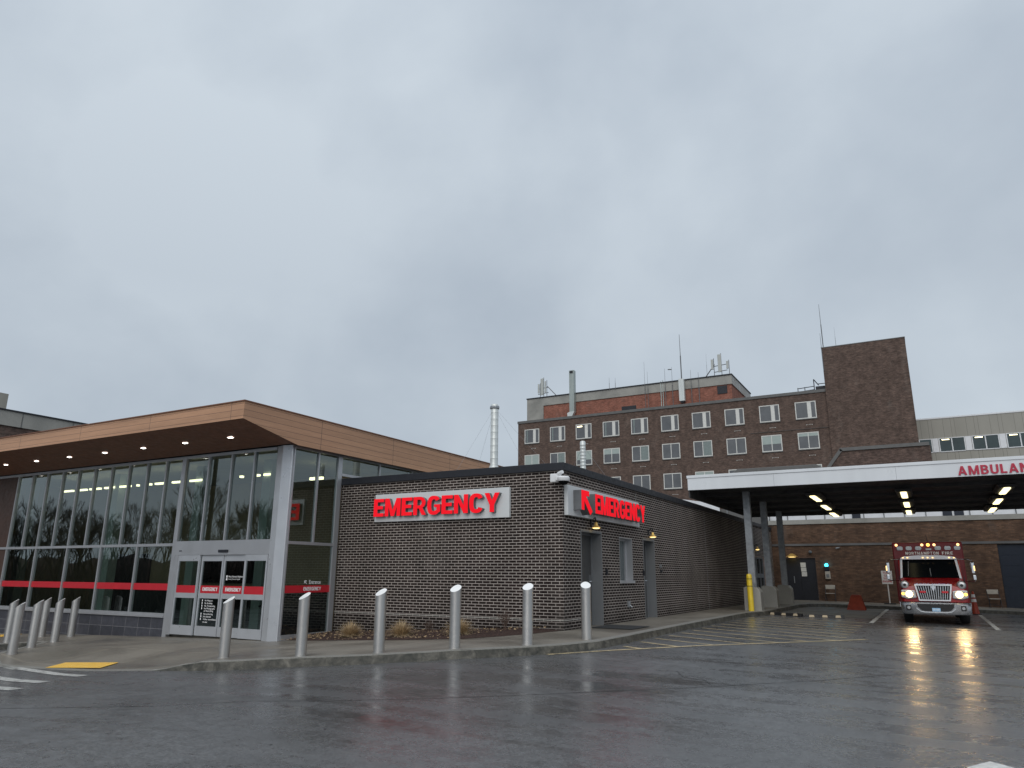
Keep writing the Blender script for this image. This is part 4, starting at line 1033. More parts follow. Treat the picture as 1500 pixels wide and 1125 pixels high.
# ------------------------------------------------------------------ ambulance
def ambulance():
    g = road_z(.1, 28.4)
    t = thing('ambulance', 'red and silver fire department ambulance with headlights on, parked nose out', 'ambulance', (.06,27.6,g), R(1.2), local=True)
    B = lambda mb, n, mt, p=t, **k: mb.build(n, mt, p, **k)
    # bumper (plan outline swept back at the ends)
    z0, z1 = .30, .66
    P = [(-.99,.30),(-.97,.13),(-.88,.04),(-.5,0),(.5,0),(.88,.04),(.97,.13),(.99,.30)]
    m = MB(); n_ = len(P)
    prof = [(0.03,z0),(0,z0+.04),(0,z1-.05),(0.04,z1)]
    rows = []
    for dy, z in prof: rows.append([(x, y+dy, z) for x, y in P])
    for r in rows: m.v += [Vector(v) for v in r]
    for k in range(3):
        for i in range(n_-1): m.f.append([k*n_+i, k*n_+i+1, (k+1)*n_+i+1, (k+1)*n_+i])
    m.f.append([3*n_+i for i in range(n_)]); m.f.append([i for i in range(n_)])
    bmp = B(m, 'bumper', 'chrome_dull' if 'chrome_dull' in MATS else 'chrome', smooth=True)
    B(MB().pris([(-.52,.62),(-.50,.52),(-.40,.42),(-.3,.40),(.3,.40),(.40,.42),(.50,.52),(.52,.62)], -.008, .02, 'y'), 'intake', 'black_rubber', bmp)
    B(MB().pris([(-.54,.50),(-.42,.395),(-.3,.375),(.3,.375),(.42,.395),(.54,.50),(.55,.48),(.43,.375),(.3,.355),(-.3,.355),(-.43,.375),(-.55,.48)], -.012, -.006, 'y'), 'intake_lip', 'chrome', bmp)
    pl = B(MB().box(-.04-.11+.04,.12,-.022,-.010,.395,.50), 'licence_plate', 'plate_blue', bmp)
    for s_ in (-1, 1):
        fl = B(MB().box(s_*.76-.075,s_*.76+.075,.008,.05,.42,.58), 'fog_light', 'black_rubber', bmp, bevel=.02)
    for s_ in (-1, 1): B(MB().lathe((s_*.76,.0,.50), [(.045,0),(.05,.02)], 18, 'y'), 'fog_lens', 'lamp_silver', bmp)
    # front bodywork: hood and fenders as one lofted skin
    secs = []
    def sec(y, zb, zs, zt, w0, w1, wt):
        half = [(w0,zb),(w0+.01,(zb+zs)/2),(w1,zs),(w1-.08,zs+.06),(wt,zt-.02),(wt*.5,zt)]
        secs.append([(x, y, z) for x, z in half]+[(0, y, zt+.005)]+[(-x, y, z) for x, z in half[::-1]])
    sec(.16,.68,.95,1.10,.86,.82,.55); sec(.20,.68,1.08,1.19,.90,.86,.56); sec(.45,.66,1.19,1.24,.96,.92,.60); sec(.9,.64,1.25,1.31,.98,.95,.68); sec(1.55,.64,1.31,1.42,.98,.96,.80)
    m = MB(); n_ = len(secs[0])
    for s_ in secs: m.v += [Vector(v) for v in s_]
    for k in range(len(secs)-1):
        for i in range(n_-1): m.f.append([k*n_+i, k*n_+i+1, (k+1)*n_+i+1, (k+1)*n_+i])
    m.f.append(list(range(n_))); m.f.append([(len(secs)-1)*n_+i for i in range(n_)])
    hood = B(m, 'hood', 'fire_red', smooth=True)
    # mirrored word laid on the hood nose
    m = MB(); word(m, 'AMBULANCE', (.48,.27,1.235), (-1,0,0), (0,.80,.15), .96, .10, .2); B(m, 'lettering', 'hood_text', hood)
    # grille
    gr = MB(); o_ = [(-.53,1.23),(.53,1.23),(.44,.71),(-.44,.71)]; i_ = [(-.475,1.18),(.475,1.18),(.405,.75),(-.405,.75)]
    for a in range(4):
        b = (a+1) % 4; gr.pris([o_[a], o_[b], i_[b], i_[a]], .055, .13, 'y')
    grille = B(gr, 'grille', 'chrome_bright' if 'chrome_bright' in MATS else 'white_paint', bevel=.006)
    B(MB().pris(o_, .12, .14, 'y'), 'grille_backing', 'black_rubber', grille)
    m = MB()
    for k in range(13):
        u = -1+2*(k+.5)/13; m.quad((u*.455-.008,.075,1.17),(u*.455+.008,.075,1.17),(u*.38+.007,.075,.76),(u*.38-.007,.075,.76)); m.quad((u*.455+.008,.075,1.17),(u*.455+.008,.12,1.17),(u*.38+.007,.12,.76),(u*.38+.007,.075,.76))
    B(m, 'grille_slats', 'chrome', grille)
    B(MB().pris([(-.045,1.2),(0,1.235),(.045,1.2),(0,1.155)], .04, .06, 'y').pris([(-.07,1.17),(.07,1.17),(0,.99)], .062, .075, 'y'), 'badge', 'chrome', grille)
    for s_ in (-1, 1): B(MB().box(s_*.31-.09,s_*.31+.09,.035,.075,.955,1.02), 'warning_light', 'red_vinyl', grille, bevel=.01)
    # headlamps
    for s_ in (-1, 1):
        pod = B(MB().pris([(s_*.50,.80),(s_*.52,1.02),(s_*.70,1.05),(s_*.93,1.04),(s_*.94,.82),(s_*.75,.76)], .09, .24, 'y'), 'headlamp', 'lamp_silver', bevel=.02)
        B(MB().lathe((s_*.70,.10,.915), [(.095,-.03),(.10,0),(.10,.02)], 22, 'y'), 'lens', 'head_lens', pod)
        B(MB().lathe((s_*.875,.11,.925), [(.045,-.03),(.055,0),(.055,.02)], 18, 'y'), 'indicator', 'amber_lens', pod)
        sp2 = B(MB().lathe((s_*.80,.25,1.20), [(.135,.10),(.13,-.02),(.10,-.08),(.05,-.10)], 22, 'y'), 'fender_siren', 'lamp_silver', smooth=True)
        B(MB().lathe((s_*.80,.13,1.20), [(.04,.0),(.05,.035)], 16, 'y'), 'siren_core', 'black_rubber', sp2)
        B(MB().box(s_*.99-.012,s_*.99+.012,.42,1.5,.5,.66), 'running_board_trim', 'chrome')
        B(MB().tube((s_*.90,.45,1.26),(s_*.92,.45,1.47),.012), 'fender_marker_pole', 'black_metal')
    # cab
    cab = MB(); 
    q = [(-.96,1.40),(-.96,.60),(.96,.60),(.96,1.40)]
    cab.pris([(1.52,.60),(1.52,1.40),(2.12,2.06),(2.75,2.10),(2.75,.60)], -.93, .93, 'x')
    cabo = B(cab, 'cab', 'fire_red', bevel=.03)
    ws_ = MB().quad((-.84,1.50,1.435),(.84,1.50,1.435),(.78,2.055,2.03),(-.78,2.055,2.03)); B(ws_, 'windshield', 'dark_glass', cabo)
    pil = MB()
    for s_ in (-1, 1):
        pil.v += [Vector(v) for v in [(s_*.90,1.47,1.41),(s_*.84,1.47,1.43),(s_*.79,2.03,2.05),(s_*.85,2.03,2.05),(s_*.92,1.55,1.40),(s_*.85,1.55,1.42),(s_*.80,2.09,2.05),(s_*.87,2.09,2.05)]]
        b = len(pil.v)-8; pil.f += [[b+i for i in f] for f in ([0,1,2,3],[4,5,6,7],[0,1,5,4],[1,2,6,5],[2,3,7,6],[3,0,4,7])]
    B(pil, 'windshield_pillar', 'white_paint', cabo)
    for x in (-.66,.02): B(MB().tube((x,1.53,1.48),(x+.05,1.98,1.98) if x < 0 else (x,1.75,1.74),.011), 'wiper', 'lamp_silver', cabo)
    B(MB().pris([(-.86,2.04),(-.84,2.10),(-.72,2.15),(-.3,2.185),(.3,2.185),(.72,2.15),(.84,2.10),(.86,2.04)], 1.95, 2.72, 'y'), 'roof_cap', 'white_paint', cabo, bevel=.015)
    for x in (-.62,-.76,-.15,0,.15,.64,.78): B(MB().box(x-.022,x+.022,1.925,1.95,2.09,2.112), 'marker_light', 'marker_lens', cabo)
    # side windows
    for s_ in (-1, 1): B(MB().quad((s_*.933,1.78,1.45),(s_*.933,2.6,1.45),(s_*.933,2.6,1.98),(s_*.933,2.12,1.98)), 'side_window', 'dark_glass', cabo)
    # box body
    bx = B(MB().box(-1.07,1.13,2.78,6.7,.50,2.66), 'box_body', 'box_red', bevel=.04)
    for x in (-.93,-.11,.27,1.0): B(MB().lathe((x,2.775,2.565), [(.035,-.03),(.045,0)], 16, 'y'), 'warning_light', 'marker_lens', bx)
    B(MB().lathe((.08,2.775,2.565), [(.04,-.04),(.055,0)], 16, 'y'), 'warning_light', 'amber_lens', bx)
    for x in (-.83,-.54,-.24,.37,.67,.96):
        f_ = B(MB().pris([(x-.10,2.42),(x-.07,2.38),(x+.07,2.38),(x+.10,2.42),(x+.10,2.48),(x+.07,2.52),(x-.07,2.52),(x-.10,2.48)], 2.735, 2.79, 'y'), 'scene_light', 'lamp_silver', bx, bevel=.008)
        for z in (2.42,2.455): B(MB().box(x-.085,x+.085,2.728,2.736,z,z+.008), 'louvre', 'grey_jamb', f_) if z == 2.42 else None
    B(MB().box(-.01,.17,2.74,2.78,2.38,2.44), 'scene_light', 'lamp_silver', bx, bevel=.006)
    m = MB(); x = -.66
    for wd, w_ in (('NORTHAMPTON', 1.04), ('FIRE', .33)):
        word(m, wd, (x, 2.768, 2.225), (1,0,0), (0,0,1), w_, .10, .22); x += w_+.10
    B(m, 'lettering', 'silver_text', bx)
    B(MB().tube((.10,3.3,2.66),(.06,3.35,2.95),.012,.006), 'antenna', 'black_metal', bx)
    # mirrors
    for s_ in (-1, 1):
        mr = B(MB().box(s_*1.26-.055,s_*1.26+.055,1.55,1.66,1.57,1.95), 'mirror', 'chrome', bevel=.03)
        B(MB().box(s_*1.28-.05,s_*1.28+.05,1.55,1.65,1.36,1.53), 'lower_mirror', 'chrome', mr, bevel=.02)
        B(MB().box(s_*1.31-.012,s_*1.31+.012,1.535,1.55,1.66,1.82), 'mirror_marker', 'marker_lens', mr)
        B(MB().path([(s_*.88,2.1,2.05),(s_*1.15,1.75,2.04),(s_*1.26,1.6,2.0)], .014).path([(s_*.93,1.8,1.33),(s_*1.28,1.62,1.33),(s_*1.28,1.6,1.40)], .014), 'mirror_arm', 'chrome', mr)
    # chassis and wheels
    B(MB().box(-.80,.80,.35,6.6,.30,.62), 'chassis', 'black_rubber')
    for x, y in ((-.80,.92),(.80,.92),(-.82,5.2),(.84,5.2)):
        w_ = B(MB().lathe((x-.14,y,.40), [(.30,0),(.38,.02),(.40,.06),(.40,.22),(.38,.26),(.30,.28)], 28, 'x'), 'wheel', 'tyre', smooth=True)
        sx = x-.145 if x < 0 else x+.125
        B(MB().lathe((sx,y,.40), [(.23,0),(.20,.02)], 20, 'x'), 'rim', 'chrome', w_)
    pm = MB(); text('M11083', (-.09,-.024,.425), (1,0,0), (0,0,1), .19, .05, None, None, mb=pm, bold=.015); B(pm, 'plate_number', 'plate_ink', bmp)
    return t
ambulance()

# ------------------------------------------------------------------ hospital behind
K = 80/70.0
def HX(x): return x*K
def HZ(z): return 1.5+(z-1.5)*K
YH = 80.0
hp = thing('hospital_building', 'long brown brick hospital block with rows of windows and a windowless tower', 'building', (-20,80,0))
MB().box(HX(-38.35),HX(-6.2),YH,YH+16,-.5,HZ(18.0)).build('wall', 'hospital_brick', hp)
MB().box(HX(-38.4),HX(-6.27),YH-.10,YH+.4,HZ(17.85),HZ(18.12)).build('coping', 'grey_flash', hp)
tw = MB().box(HX(-6.27),HX(.58),YH-.25,YH+12,-.5,HZ(21.95)).build('tower', 'hospital_brick', hp)
MB().box(HX(-6.29),HX(.60),YH-.28,YH+12,HZ(21.95),HZ(22.02)).build('coping', 'grey_flash', tw)
ph_ = MB().box(HX(-35.5),HX(-14.80),YH+.8,YH+11,HZ(18.0),HZ(19.80)).build('penthouse', 'penthouse_brick', hp)
MB().box(HX(-37.55),HX(-35.48),YH+.7,YH+11,HZ(18.0),HZ(20.72)).box(HX(-35.48),HX(-14.72),YH+.7,YH+11,HZ(19.80),HZ(20.72)).build('concrete_band', 'precast', ph_)
MB().box(HX(-37.6),HX(-14.66),YH+.6,YH+11.1,HZ(20.72),HZ(20.82)).build('coping', 'black_metal', ph_)
for a, b, c, d in [(-30.0*1,-28.2,20.45,21.15),(-18.5,-17.4,21.4,22.3)]: MB().box(a,b,YH+.72,YH+.8,c,d).build('louvre', 'black_metal', ph_)
WX = [-37.5,-34.36,-31.28,-28.17,-25.05,-21.87,-18.70,-15.5,-12.26,-9.05]
rows_ = [(17.11,15.52),(14.24,12.70),(11.26,9.75),(8.4,6.9),(5.5,4.0)]
rnd = random.Random(3)
def hwin(xa, xb, zb, zt, row):
    x0, x1, z0, z1 = HX(xa), HX(xb), HZ(zb), HZ(zt); f = .09; y = YH
    m = MB().box(x0,x1,y-.05,y+.05,z1-f,z1).box(x0,x1,y-.05,y+.05,z0,z0+f).box(x0,x0+f,y-.049,y+.05,z0+f,z1-f).box(x1-f,x1,y-.049,y+.05,z0+f,z1-f)
    mid = x0+(x1-x0)*(.60 if row == 0 else .5)
    m.box(mid-.04,mid+.04,y-.047,y+.05,z0+f,z1-f)
    w = m.build('window', 'win_frame', hp)
    MB().box(x0+f,x1-f,y-.02,y-.012,z0+f,z1-f).build('pane', 'hospital_glass', w)
    if row == 0:
        MB().box(mid-.04,mid+.34,y-.035,y-.021,z0+f,z1-f).build('blind', 'win_frame', w)
        if rnd.random() < .4: MB().box(x0+f+.2,x0+f+.35,y-.035,y-.021,z0+f,z1-f).build('blind', 'curtain', w)
    else:
        c = rnd.random()
        if c < .62: MB().box(x0+f,x1-f,y-.03,y-.021,z0+f+(z1-z0-2*f)*rnd.choice([.35,.45,.5,.55,.62,.8]),z1-f).build('blind', 'blind', w)
        elif c < .74: MB().box(x0+f,x1-f,y-.03,y-.021,z0+f,z1-f).build('blind', 'blind', w)
        elif c < .9: MB().box(mid+.06,x1-f,y-.03,y-.021,z0+f,z1-f).build('blind', 'curtain', w)
    MB().box(x0-.03,x1+.03,y-.09,y-.002,z0-.09,z0-.005).build('sill', 'grey_flash', w)
    if rnd.random() < .09: MB().box(x0+f+.1,x0+f+.75,y-.028,y-.022,z1-f-.25,z1-f-.12).build('room_light_glow', 'strip_lens', w)
for r_, (zt, zb) in enumerate(rows_):
    for xa in WX:
        hwin(xa, xa+1.81, zb, zt, r_)
        if r_ < 3:
            xm = HX(xa+1.1); z = HZ(zb-.62); v = MB()
            for d in (-.28,-.14,.0,.14,.28): v.box(xm+d-.04,xm+d+.04,YH-.03,YH-.002,z+(.03 if abs(d)<.2 else 0),z+.07)
            v.build('wall_vent', 'paper', hp)
MB().box(HX(-13.2),HX(-6.1),YH-.07,YH-.002,HZ(14.55),HZ(14.57)).build('facade_joint', 'grey_flash', hp)
# lower block in front of the tower
lb = thing('brick_annex', 'low brick annex with grey coping at the foot of the hospital tower', 'building', (-2,60,0))
MB().pris([(-4.74,8),(-5.9,9.2),(-4.74,10.75),(1.17,10.75),(1.17,8)], 60, 66, 'y').build('wall', 'old_brick', lb)
MB().box(-4.85,1.12,59.9,66,10.75,11.0).build('coping', 'grey_flash', lb)
m = MB(); m.v += [Vector(v) for v in [(-6.15,59.9,9.25),(-5.95,59.9,9.15),(-4.65,59.9,10.8),(-4.85,59.9,10.95),(-6.15,60.2,9.25),(-5.95,60.2,9.15),(-4.65,60.2,10.8),(-4.85,60.2,10.95)]]
m.f += [[0,1,2,3],[4,5,6,7],[0,1,5,4],[1,2,6,5],[2,3,7,6],[3,0,4,7]]; m.build('raking_coping', 'grey_flash', lb)
rh = thing('roof_hood', 'long dark grey metal hood low in front of the hospital windows', 'roof', (-9.8,62,9))
MB().pris([(-13.4,9.3),(-13.3,9.85),(-12.9,10.1),(-6.8,10.1),(-6.4,9.85),(-6.1,9.3)], 61.5, 63, 'y').build('hood', 'grey_flash', rh, bevel=.03)
MB().box(-13.1,-6.4,61.3,63.2,5,9.3).build('plinth', 'hospital_brick', rh)
# beige panelled building right
gb = thing('panelled_building', 'beige panelled building with a ribbon of windows at the right edge', 'building', (10,90,0))
MB().box(-2,40,90,110,-.5,18.2).build('wall', 'cladding', gb)
MB().box(-2,40,89.95,90.3,18.2,18.35).build('coping', 'white_paint', gb)
x = -.45
while x < 24:
    w = MB().box(x,x+.09,89.93,90.02,14.55,16.05).box(x+2.35,x+2.44,89.93,90.02,14.55,16.05).box(x+1.17,x+1.27,89.93,90.02,14.6,16.0).box(x+.09,x+2.35,89.93,90.02,15.98,16.05).box(x+.09,x+2.35,89.93,90.02,14.52,14.6).build('window', 'white_paint', gb)
    MB().box(x+.09,x+2.35,89.96,89.985,14.6,15.98).build('pane', 'grey_bldg_glass', w)
    if rnd.random() < .7: MB().box(x+.3,x+1.0,89.94,89.958,15.82,15.9).build('ceiling_light_glow', 'strip_lens', w)
    MB().box(x+2.47,x+3.0,89.94,90.01,14.55,16.05).build('white_pier', 'white_paint', gb) if True else None
    x += 2.47+.30*1.0+.28
# antennas and rooftop gear on the penthouse
ZP = HZ(20.82)
def mast(x, zt, label, zb=ZP-.3, r=.035, y=YH+1.0, arm=False):
    t = thing('rooftop_antenna', label, 'antenna', (x, y, zb), 0, 'antennas on the hospital roof')
    MB().tube((x,y,zb),(x,y,zb+(zt-zb)*.55),r,r,6).tube((x,y,zb+(zt-zb)*.55),(x,y,zt),r*.6,r*.35,6).build('mast', 'antenna_grey', t)
    if arm: MB().tube((x,y,zt-.3),(x-.45,y,zt-.25),.06,.06,6).build('arm', 'antenna_grey', t)
for x, zt, lab, r in [(-31.46,24.98,'short thin antenna left of the pair near the flue',.03),(-30.68,24.85,'short thin antenna with a small loop near the flue',.03),(-26.95,26.35,'thin whip antenna left of centre on the penthouse edge',.03),(-26.6,25.07,'short stub antenna right beside a thin whip',.03),(-24.47,25.17,'short rod antenna left of the one with a side arm',.04),
    (-21.4,24.6,'short rod antenna just right of the white duct',.04),(-20.53,24.2,'stubby rod antenna nearer the cell panels',.05),(-19.5,26.29,'faint whip antenna beside the panel array',.018)]:
    mast(x, zt, lab, 20.4 if r > .025 and x > -28 else ZP-.2, r, YH+.60)
mast(-23.6, 25.23, 'rod antenna with a horizontal side arm', 20.5, .04, YH+.55, True)
mast(-22.65, 29.3, 'tallest thick mast rising from the middle of the penthouse', ZP-.2, .075, YH+1.2)
mast(-6.97, 29.9, 'tall thin mast at the left edge of the tower roof', HZ(21.95)-.1, .05, YH+.1)
mast(-7.12, 26.5, 'shorter thin rod clinging to the tower corner', HZ(21.95)-2.5, .045, YH-.3)
mast(-5.75, 27.2, 'faint thin whip on the tower roof', HZ(21.95)-.1, .018, YH+.5)
def cells(x, label, items, stay):
    t = thing('cell_antenna_array', label, 'antenna', (x, YH+1, ZP), 0, 'cell panel arrays on the penthouse')
    for dx, z0_, z1_, w_ in items:
        p = MB().box(x+dx-w_/2,x+dx+w_/2,YH+.9,YH+1.05,z0_,z1_).build('panel', 'cell_panel', t, bevel=.03)
        MB().tube((x+dx+.16,YH+1.12,ZP-.1),(x+dx+.16,YH+1.12,z1_+.15),.04,.04,6).build('pole', 'antenna_grey', p)
    MB().tube((x+stay,YH+1,ZP),(x+stay*.35,YH+1,ZP+1.4),.06,.06,6).tube((x-.7,YH+1.1,ZP+.5),(x+.8,YH+1.1,ZP+.6),.04,.04,6).tube((x-.7,YH+1.1,ZP+1.2),(x+.8,YH+1.1,ZP+1.3),.04,.04,6).build('support_frame', 'antenna_grey', t)
cells(-40.8, 'grey cell panel cluster at the left end of the penthouse', [(-.55,24.2,25.4,.22),(-.05,23.9,26.1,.42),(.4,24.1,25.7,.16)], 2.0)
cells(-18.1, 'grey cell panel cluster at the right end of the penthouse', [(-.85,24.4,25.6,.25),(0,24.0,26.1,.40),(.85,24.3,25.2,.22)], -1.7)
fl = thing('exhaust_duct', 'tall square metal duct standing against the penthouse wall', 'duct', (-36.3,YH+.4,20.6))
MB().box(-36.62,-35.98,YH+.1,YH+.68,21.1,26.4).build('shaft', 'duct_metal', fl)
MB().box(-36.50,-36.1,YH+.0,YH+.1,26.05,26.3).build('outlet', 'black_metal', fl)
MB().pris([(-36.9,20.5),(-36.3,20.5),(-35.98,21.1),(-36.62,21.1),(-36.95,20.95)], YH+.1, YH+.6, 'y').build('elbow', 'stack_white', fl)
d2 = thing('exhaust_duct', 'short white duct crossing the middle of the penthouse edge', 'duct', (-22.45,YH+.4,20.8))
MB().box(-22.75,-22.15,YH+.15,YH+.65,20.95,23.55).build('shaft', 'stack_white', d2)
MB().box(-22.65,-22.25,YH+.2,YH+.6,20.75,20.95).build('outlet', 'black_metal', d2)
cd = thing('conduit_pair', 'two pale vertical pipes on the brick penthouse wall', 'pipe', (-25.0,YH+.7,20.4))
MB().tube((-25.05,YH+.72,20.4),(-25.05,YH+.72,23.7),.05).tube((-24.8,YH+.72,20.4),(-24.8,YH+.72,23.8),.05).build('pipes', 'duct_metal', cd)
rl = thing('roof_railing', 'low black railing and hatch beside the tower', 'railing', (-8.5,YH+1,20.4)); m = MB()
for x in (-10.0,-9.3,-8.35): m.tube((x,YH+1,20.3),(x,YH+1,21.15),.04,n=6)
m.tube((-10,YH+1,21.05),(-8.3,YH+1,21.15),.04,n=6).tube((-10,YH+1,20.7),(-8.3,YH+1,20.8),.03,n=6).tube((-8.35,YH+1,21.9),(-8.35,YH+1,20.6),.05,n=6).tube((-8.35,YH+1,21.9),(-7.9,YH+1,21.2),.05,n=6).tube((-7.95,YH+1,21.35),(-7.2,YH+1,21.35),.04,n=6)
m.build('rails', 'black_metal', rl); MB().box(-8.2,-7.17,YH+.8,YH+1.8,20.5,21.05).build('hatch', 'black_metal', rl)

# ------------------------------------------------------------------ rooftop stack on the brick block
sk = thing('exhaust_stack', 'tall pale cylindrical stack held by guy wires on the brick roof', 'stack', (-11.25,19,3.84))
prof = [(.118,4.72)]
for i in range(9): z = 4.72+i*.205; prof += [(.118,z+.005),(.122,z+.01),(.118,z+.02)]
prof += [(.118,6.62),(.105,6.64)]
MB().lathe((-11.25,19,0), prof, 24).build('pipe', 'stack_white', sk, smooth=True)
MB().lathe((-11.25,19,0), [(.19,4.49),(.185,4.53),(.15,4.66),(.122,4.72)], 24).build('cone_collar', 'stack_white', sk, smooth=True)
MB().lathe((-11.25,19,0), [(.19,3.84),(.19,4.43),(.21,4.46),(.21,4.49)], 20).build('base', 'duct_metal', sk, smooth=True)
MB().lathe((-11.25,19,0), [(.145,6.50),(.15,6.52),(.15,6.56),(.145,6.58)], 16).build('guy_ring', 'galvanised', sk)
for dx, dy in ((-1.4,1.6),(1.45,1.2),(-.55,-1.4),(.3,2.5)): MB().tube((-11.25,19,6.54),(-11.25+dx*1.35,19+dy,4.0),.0022,.0022,4).build('guy_wire', 'wire', sk)
s3 = thing('vent_pipe', 'shorter white capped vent pipe behind the brick corner', 'pipe', (-8.72,20,3.84))
prof = [(.085,3.84)]
for i in range(9): z = 4.5+i*.10; prof += [(.085,z),(.089,z+.006),(.085,z+.012)]
MB().lathe((-8.72,20,0), prof+[(.085,5.40),(.07,5.43),(.03,5.44)], 20).build('pipe', 'stack_white', s3, smooth=True)
MB().tube((-8.72,20,5.3),(-9.6,20.6,4.2),.004,.004,4).tube((-8.72,20,5.3),(-8.2,21.0,4.2),.004,.004,4).build('guy_wire', 'wire', s3)
u = thing('rooftop_unit', 'low pale metal box on the brick roof beside the stack', 'roof equipment', (-12.4,19.2,3.84))
MB().box(-12.95,-12.55,19.0,19.6,3.84,4.66).build('cabinet', 'duct_metal', u, bevel=.02); MB().box(-12.5,-11.7,19.1,19.5,3.84,4.58).build('duct', 'stack_white', u, bevel=.02)
MB().box(-12.8,-12.3,19.0,19.02,4.0,4.3).build('grille', 'grey_jamb', u)

# ------------------------------------------------------------------ far left buildings
lf = thing('old_brick_building', 'older brick building with wide concrete parapet behind the brown roof', 'building', (-45,24,0))
MB().box(-60,-40,12,44,-.8,8.65).build('wall', 'old_brick', lf)
MB().box(-60,-39.92,11.9,44,8.65,9.40).build('concrete_parapet', 'precast', lf)
MB().box(-60,-39.86,11.9,44.05,9.40,9.47).build('coping', 'black_metal', lf)
for y in (15,19.6,22.2,27,33): MB().box(-39.93,-39.90,y,y+.03,8.65,9.40).build('panel_joint', 'grey_flash', lf)
lt = thing('pale_rooftop_block', 'pale grey block peeking over the parapet at the left edge', 'building', (-92,40,0))
MB().box(-110,-87.2,39.6,41.0,5,20.6).build('wall', 'beige_panel', lt)
MB().box(-90.6,-88.4,39.5,39.6,18.2,19.8).build('window', 'hospital_glass', lt)
# ------------------------------------------------------------------ woodland across the road (mirrored in the glass)
def woodland():
    m = MB(); rn = random.Random(11)
    def br(p, d, l, r, k):
        q = p+d*l; m.tube(p, q, r, r*.7, 5 if k > 3 else 3, False)
        if k <= 0: return
        for i in range(3 if k > 1 else 4):
            e = (d*1.25+Vector((rn.uniform(-.7,.7), rn.uniform(-.7,.7), rn.uniform(0,.5)))).normalized()
            br(p+d*l*rn.uniform(.5,1), e, l*rn.uniform(.62,.82), max(.012, r*.58), k-1)
    for i in range(34):
        th = R(17+i*.98+rn.uniform(-.6,.6)); D = rn.uniform(66,98)
        x, y = -D*math.cos(th), 27-D*math.sin(th); h = rn.uniform(11,16.5)*(.8 if i%4==0 else 1)
        br(Vector((x, y, road_z(x, y)-.2)), Vector((rn.uniform(-.06,.06), rn.uniform(-.06,.06), 1)).normalized(), h*.27, h*.011, 6)
    for i in range(3800):
        th = R(rn.uniform(14,54)); D = rn.uniform(66,100); x, y = -D*math.cos(th), 27-D*math.sin(th); z = road_z(x, y)
        d = Vector((rn.uniform(-.5,.5), rn.uniform(-.5,.5), 1)).normalized(); m.tube((x,y,z), Vector((x,y,z))+d*rn.uniform(2.0,5.5), .05, .015, 3, False)
    o = m.build('bare_woodland', 'bark'); tag(o, 'leafless woodland across the road, seen mirrored in the entrance glass', 'woodland', kind='stuff')
woodland()
def unseen_dark_bank():  # unseen bank, added behind the trees to darken the lower panes' reflection
    m = MB(); rn = random.Random(5); N = 60
    for i in range(N+1):
        th = R(8+i*52/N); h = 4.6+rn.uniform(-.5,.5)
        for D, z in ((84,0),(90,h*.8),(96,h),(120,h+.6)):
            x, y = -D*math.cos(th), 27-D*math.sin(th); m.v.append(Vector((x, y, road_z(x, y)-.1+z)))
    for i in range(N):
        for k in range(3): m.f.append([i*4+k, i*4+k+1, (i+1)*4+k+1, (i+1)*4+k])
    structure(m.build('unseen_dark_bank', 'mulch'))
unseen_dark_bank()
# utility pole mirrored in the glass
up = thing('utility_pole', 'dark utility pole across the road, mirrored in the upper glass', 'pole', (-40,-4.5,0))
MB().tube((-40,-4.5,-1.5),(-40,-4.5,9.6),.17,.13,10).build('shaft', 'bark', up); MB().box(-41,-39,-4.6,-4.45,9.0,9.15).build('cross_arm', 'bark', up)

# ------------------------------------------------------------------ sky and light
w = bpy.data.worlds.new('World'); sc.world = w; w.use_nodes = True; nt = w.node_tree; nt.nodes.clear()
out = nt.nodes.new('ShaderNodeOutputWorld'); bg = nt.nodes.new('ShaderNodeBackground'); bg.inputs[1].default_value = 1.0
sky = nt.nodes.new('ShaderNodeTexSky'); sky.sky_type = 'NISHITA'; sky.sun_disc = False; sky.sun_elevation = R(40); sky.sun_rotation = R(165); sky.air_density = 1.5; sky.dust_density = 4
SUNEL, SUNROT = 40, 165
tc = nt.nodes.new('ShaderNodeTexCoord'); mp = nt.nodes.new('ShaderNodeMapping'); mp.inputs['Scale'].default_value = (1.0,1.0,1.25); mp.inputs['Location'].default_value = (3.1,1.7,.4)
n1 = nt.nodes.new('ShaderNodeTexNoise'); n1.inputs['Scale'].default_value = 1.7; n1.inputs['Detail'].default_value = 6; n1.inputs['Roughness'].default_value = .5; n1.inputs['Distortion'].default_value = .12
cr = nt.nodes.new('ShaderNodeValToRGB'); cr.color_ramp.elements[0].position = .36; cr.color_ramp.elements[0].color = (.43,.50,.585,1); cr.color_ramp.elements[1].position = .63; cr.color_ramp.elements[1].color = (.64,.715,.785,1)
sep = nt.nodes.new('ShaderNodeSeparateXYZ'); gr = nt.nodes.new('ShaderNodeValToRGB')
gr.color_ramp.elements[0].position = 0.0; gr.color_ramp.elements[0].color = (1.0,1.0,1.0,1); gr.color_ramp.elements[1].position = .78; gr.color_ramp.elements[1].color = (1.16,1.15,1.14,1)
e = gr.color_ramp.elements.new(.36); e.color = (.90,.905,.92,1)
mul = nt.nodes.new('ShaderNodeMix'); mul.data_type = 'RGBA'; mul.blend_type = 'MULTIPLY'; mul.inputs[0].default_value = 1
sks = nt.nodes.new('ShaderNodeMix'); sks.data_type = 'RGBA'; sks.blend_type = 'MULTIPLY'; sks.inputs[0].default_value = 1; sks.inputs[7].default_value = (.05,.05,.05,1)
fin = nt.nodes.new('ShaderNodeMix'); fin.data_type = 'RGBA'; fin.inputs[0].default_value = .90
l = nt.links.new
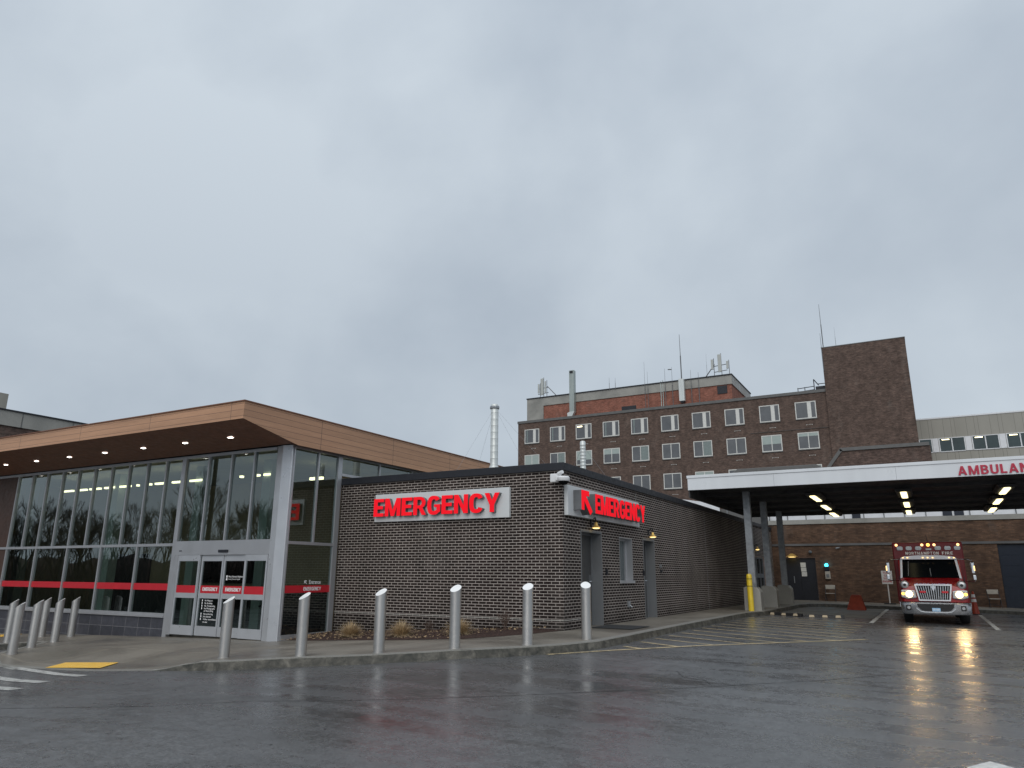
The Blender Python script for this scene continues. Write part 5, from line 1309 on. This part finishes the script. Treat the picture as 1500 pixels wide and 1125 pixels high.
l(tc.outputs['Generated'], mp.inputs[0]); l(mp.outputs[0], n1.inputs['Vector']); l(n1.outputs['Fac'], cr.inputs[0])
l(tc.outputs['Generated'], sep.inputs[0]); l(sep.outputs[2], gr.inputs[0]); l(cr.outputs[0], mul.inputs[6]); l(gr.outputs[0], mul.inputs[7])
l(sky.outputs[0], sks.inputs[6]); l(sks.outputs[2], fin.inputs[6]); l(mul.outputs[2], fin.inputs[7]); l(fin.outputs[2], bg.inputs[0]); l(bg.outputs[0], out.inputs[0])
sl = bpy.data.lights.new('sun', 'SUN'); sl.energy = 1.5; sl.angle = R(60); sl.color = (1,.97,.93)
so = bpy.data.objects.new('sun', sl); COL.objects.link(so); so.rotation_euler = (R(90-SUNEL), 0, R(180-SUNROT)); so.location = (0,-20,30)
# headlamp beams on the wet ground (the photograph shows them lit)
for s_ in (-1, 1):
    d = bpy.data.lights.new('headlamp_beam', 'SPOT'); d.energy = 30; d.color = (1,.66,.30); d.spot_size = R(75); d.spot_blend = .8; d.shadow_soft_size = .09
    o = bpy.data.objects.new('headlamp_beam', d); COL.objects.link(o); o.location = (.06+s_*.70, 27.60, road_z(.1,28.4)+.915); o.rotation_euler = (R(80), 0, R(180))

# ------------------------------------------------------------------ camera
cam = bpy.data.cameras.new('camera'); co = bpy.data.objects.new('camera', cam); COL.objects.link(co); sc.camera = co
Rv = Vector((0.87337557,0.48700923,0.00609254)); Uv = Vector((0.11884648,-0.22523038,0.96702988)); Fv = Vector((-0.4723247,0.8438562,0.25459004))
co.matrix_world = Matrix(((Rv.x,Uv.x,-Fv.x,0),(Rv.y,Uv.y,-Fv.y,0),(Rv.z,Uv.z,-Fv.z,1.5),(0,0,0,1)))
cam.sensor_width = 36; cam.lens = 36*1060/1500; cam.clip_end = 2000; cam.clip_start = .05
sc.view_settings.view_transform = 'Standard'; sc.view_settings.look = 'None'; sc.view_settings.exposure = 0
sc.cycles.use_denoising = True
sc.cycles.max_bounces = 8; sc.cycles.transparent_max_bounces = 12
sc.cycles.sample_clamp_indirect = 4
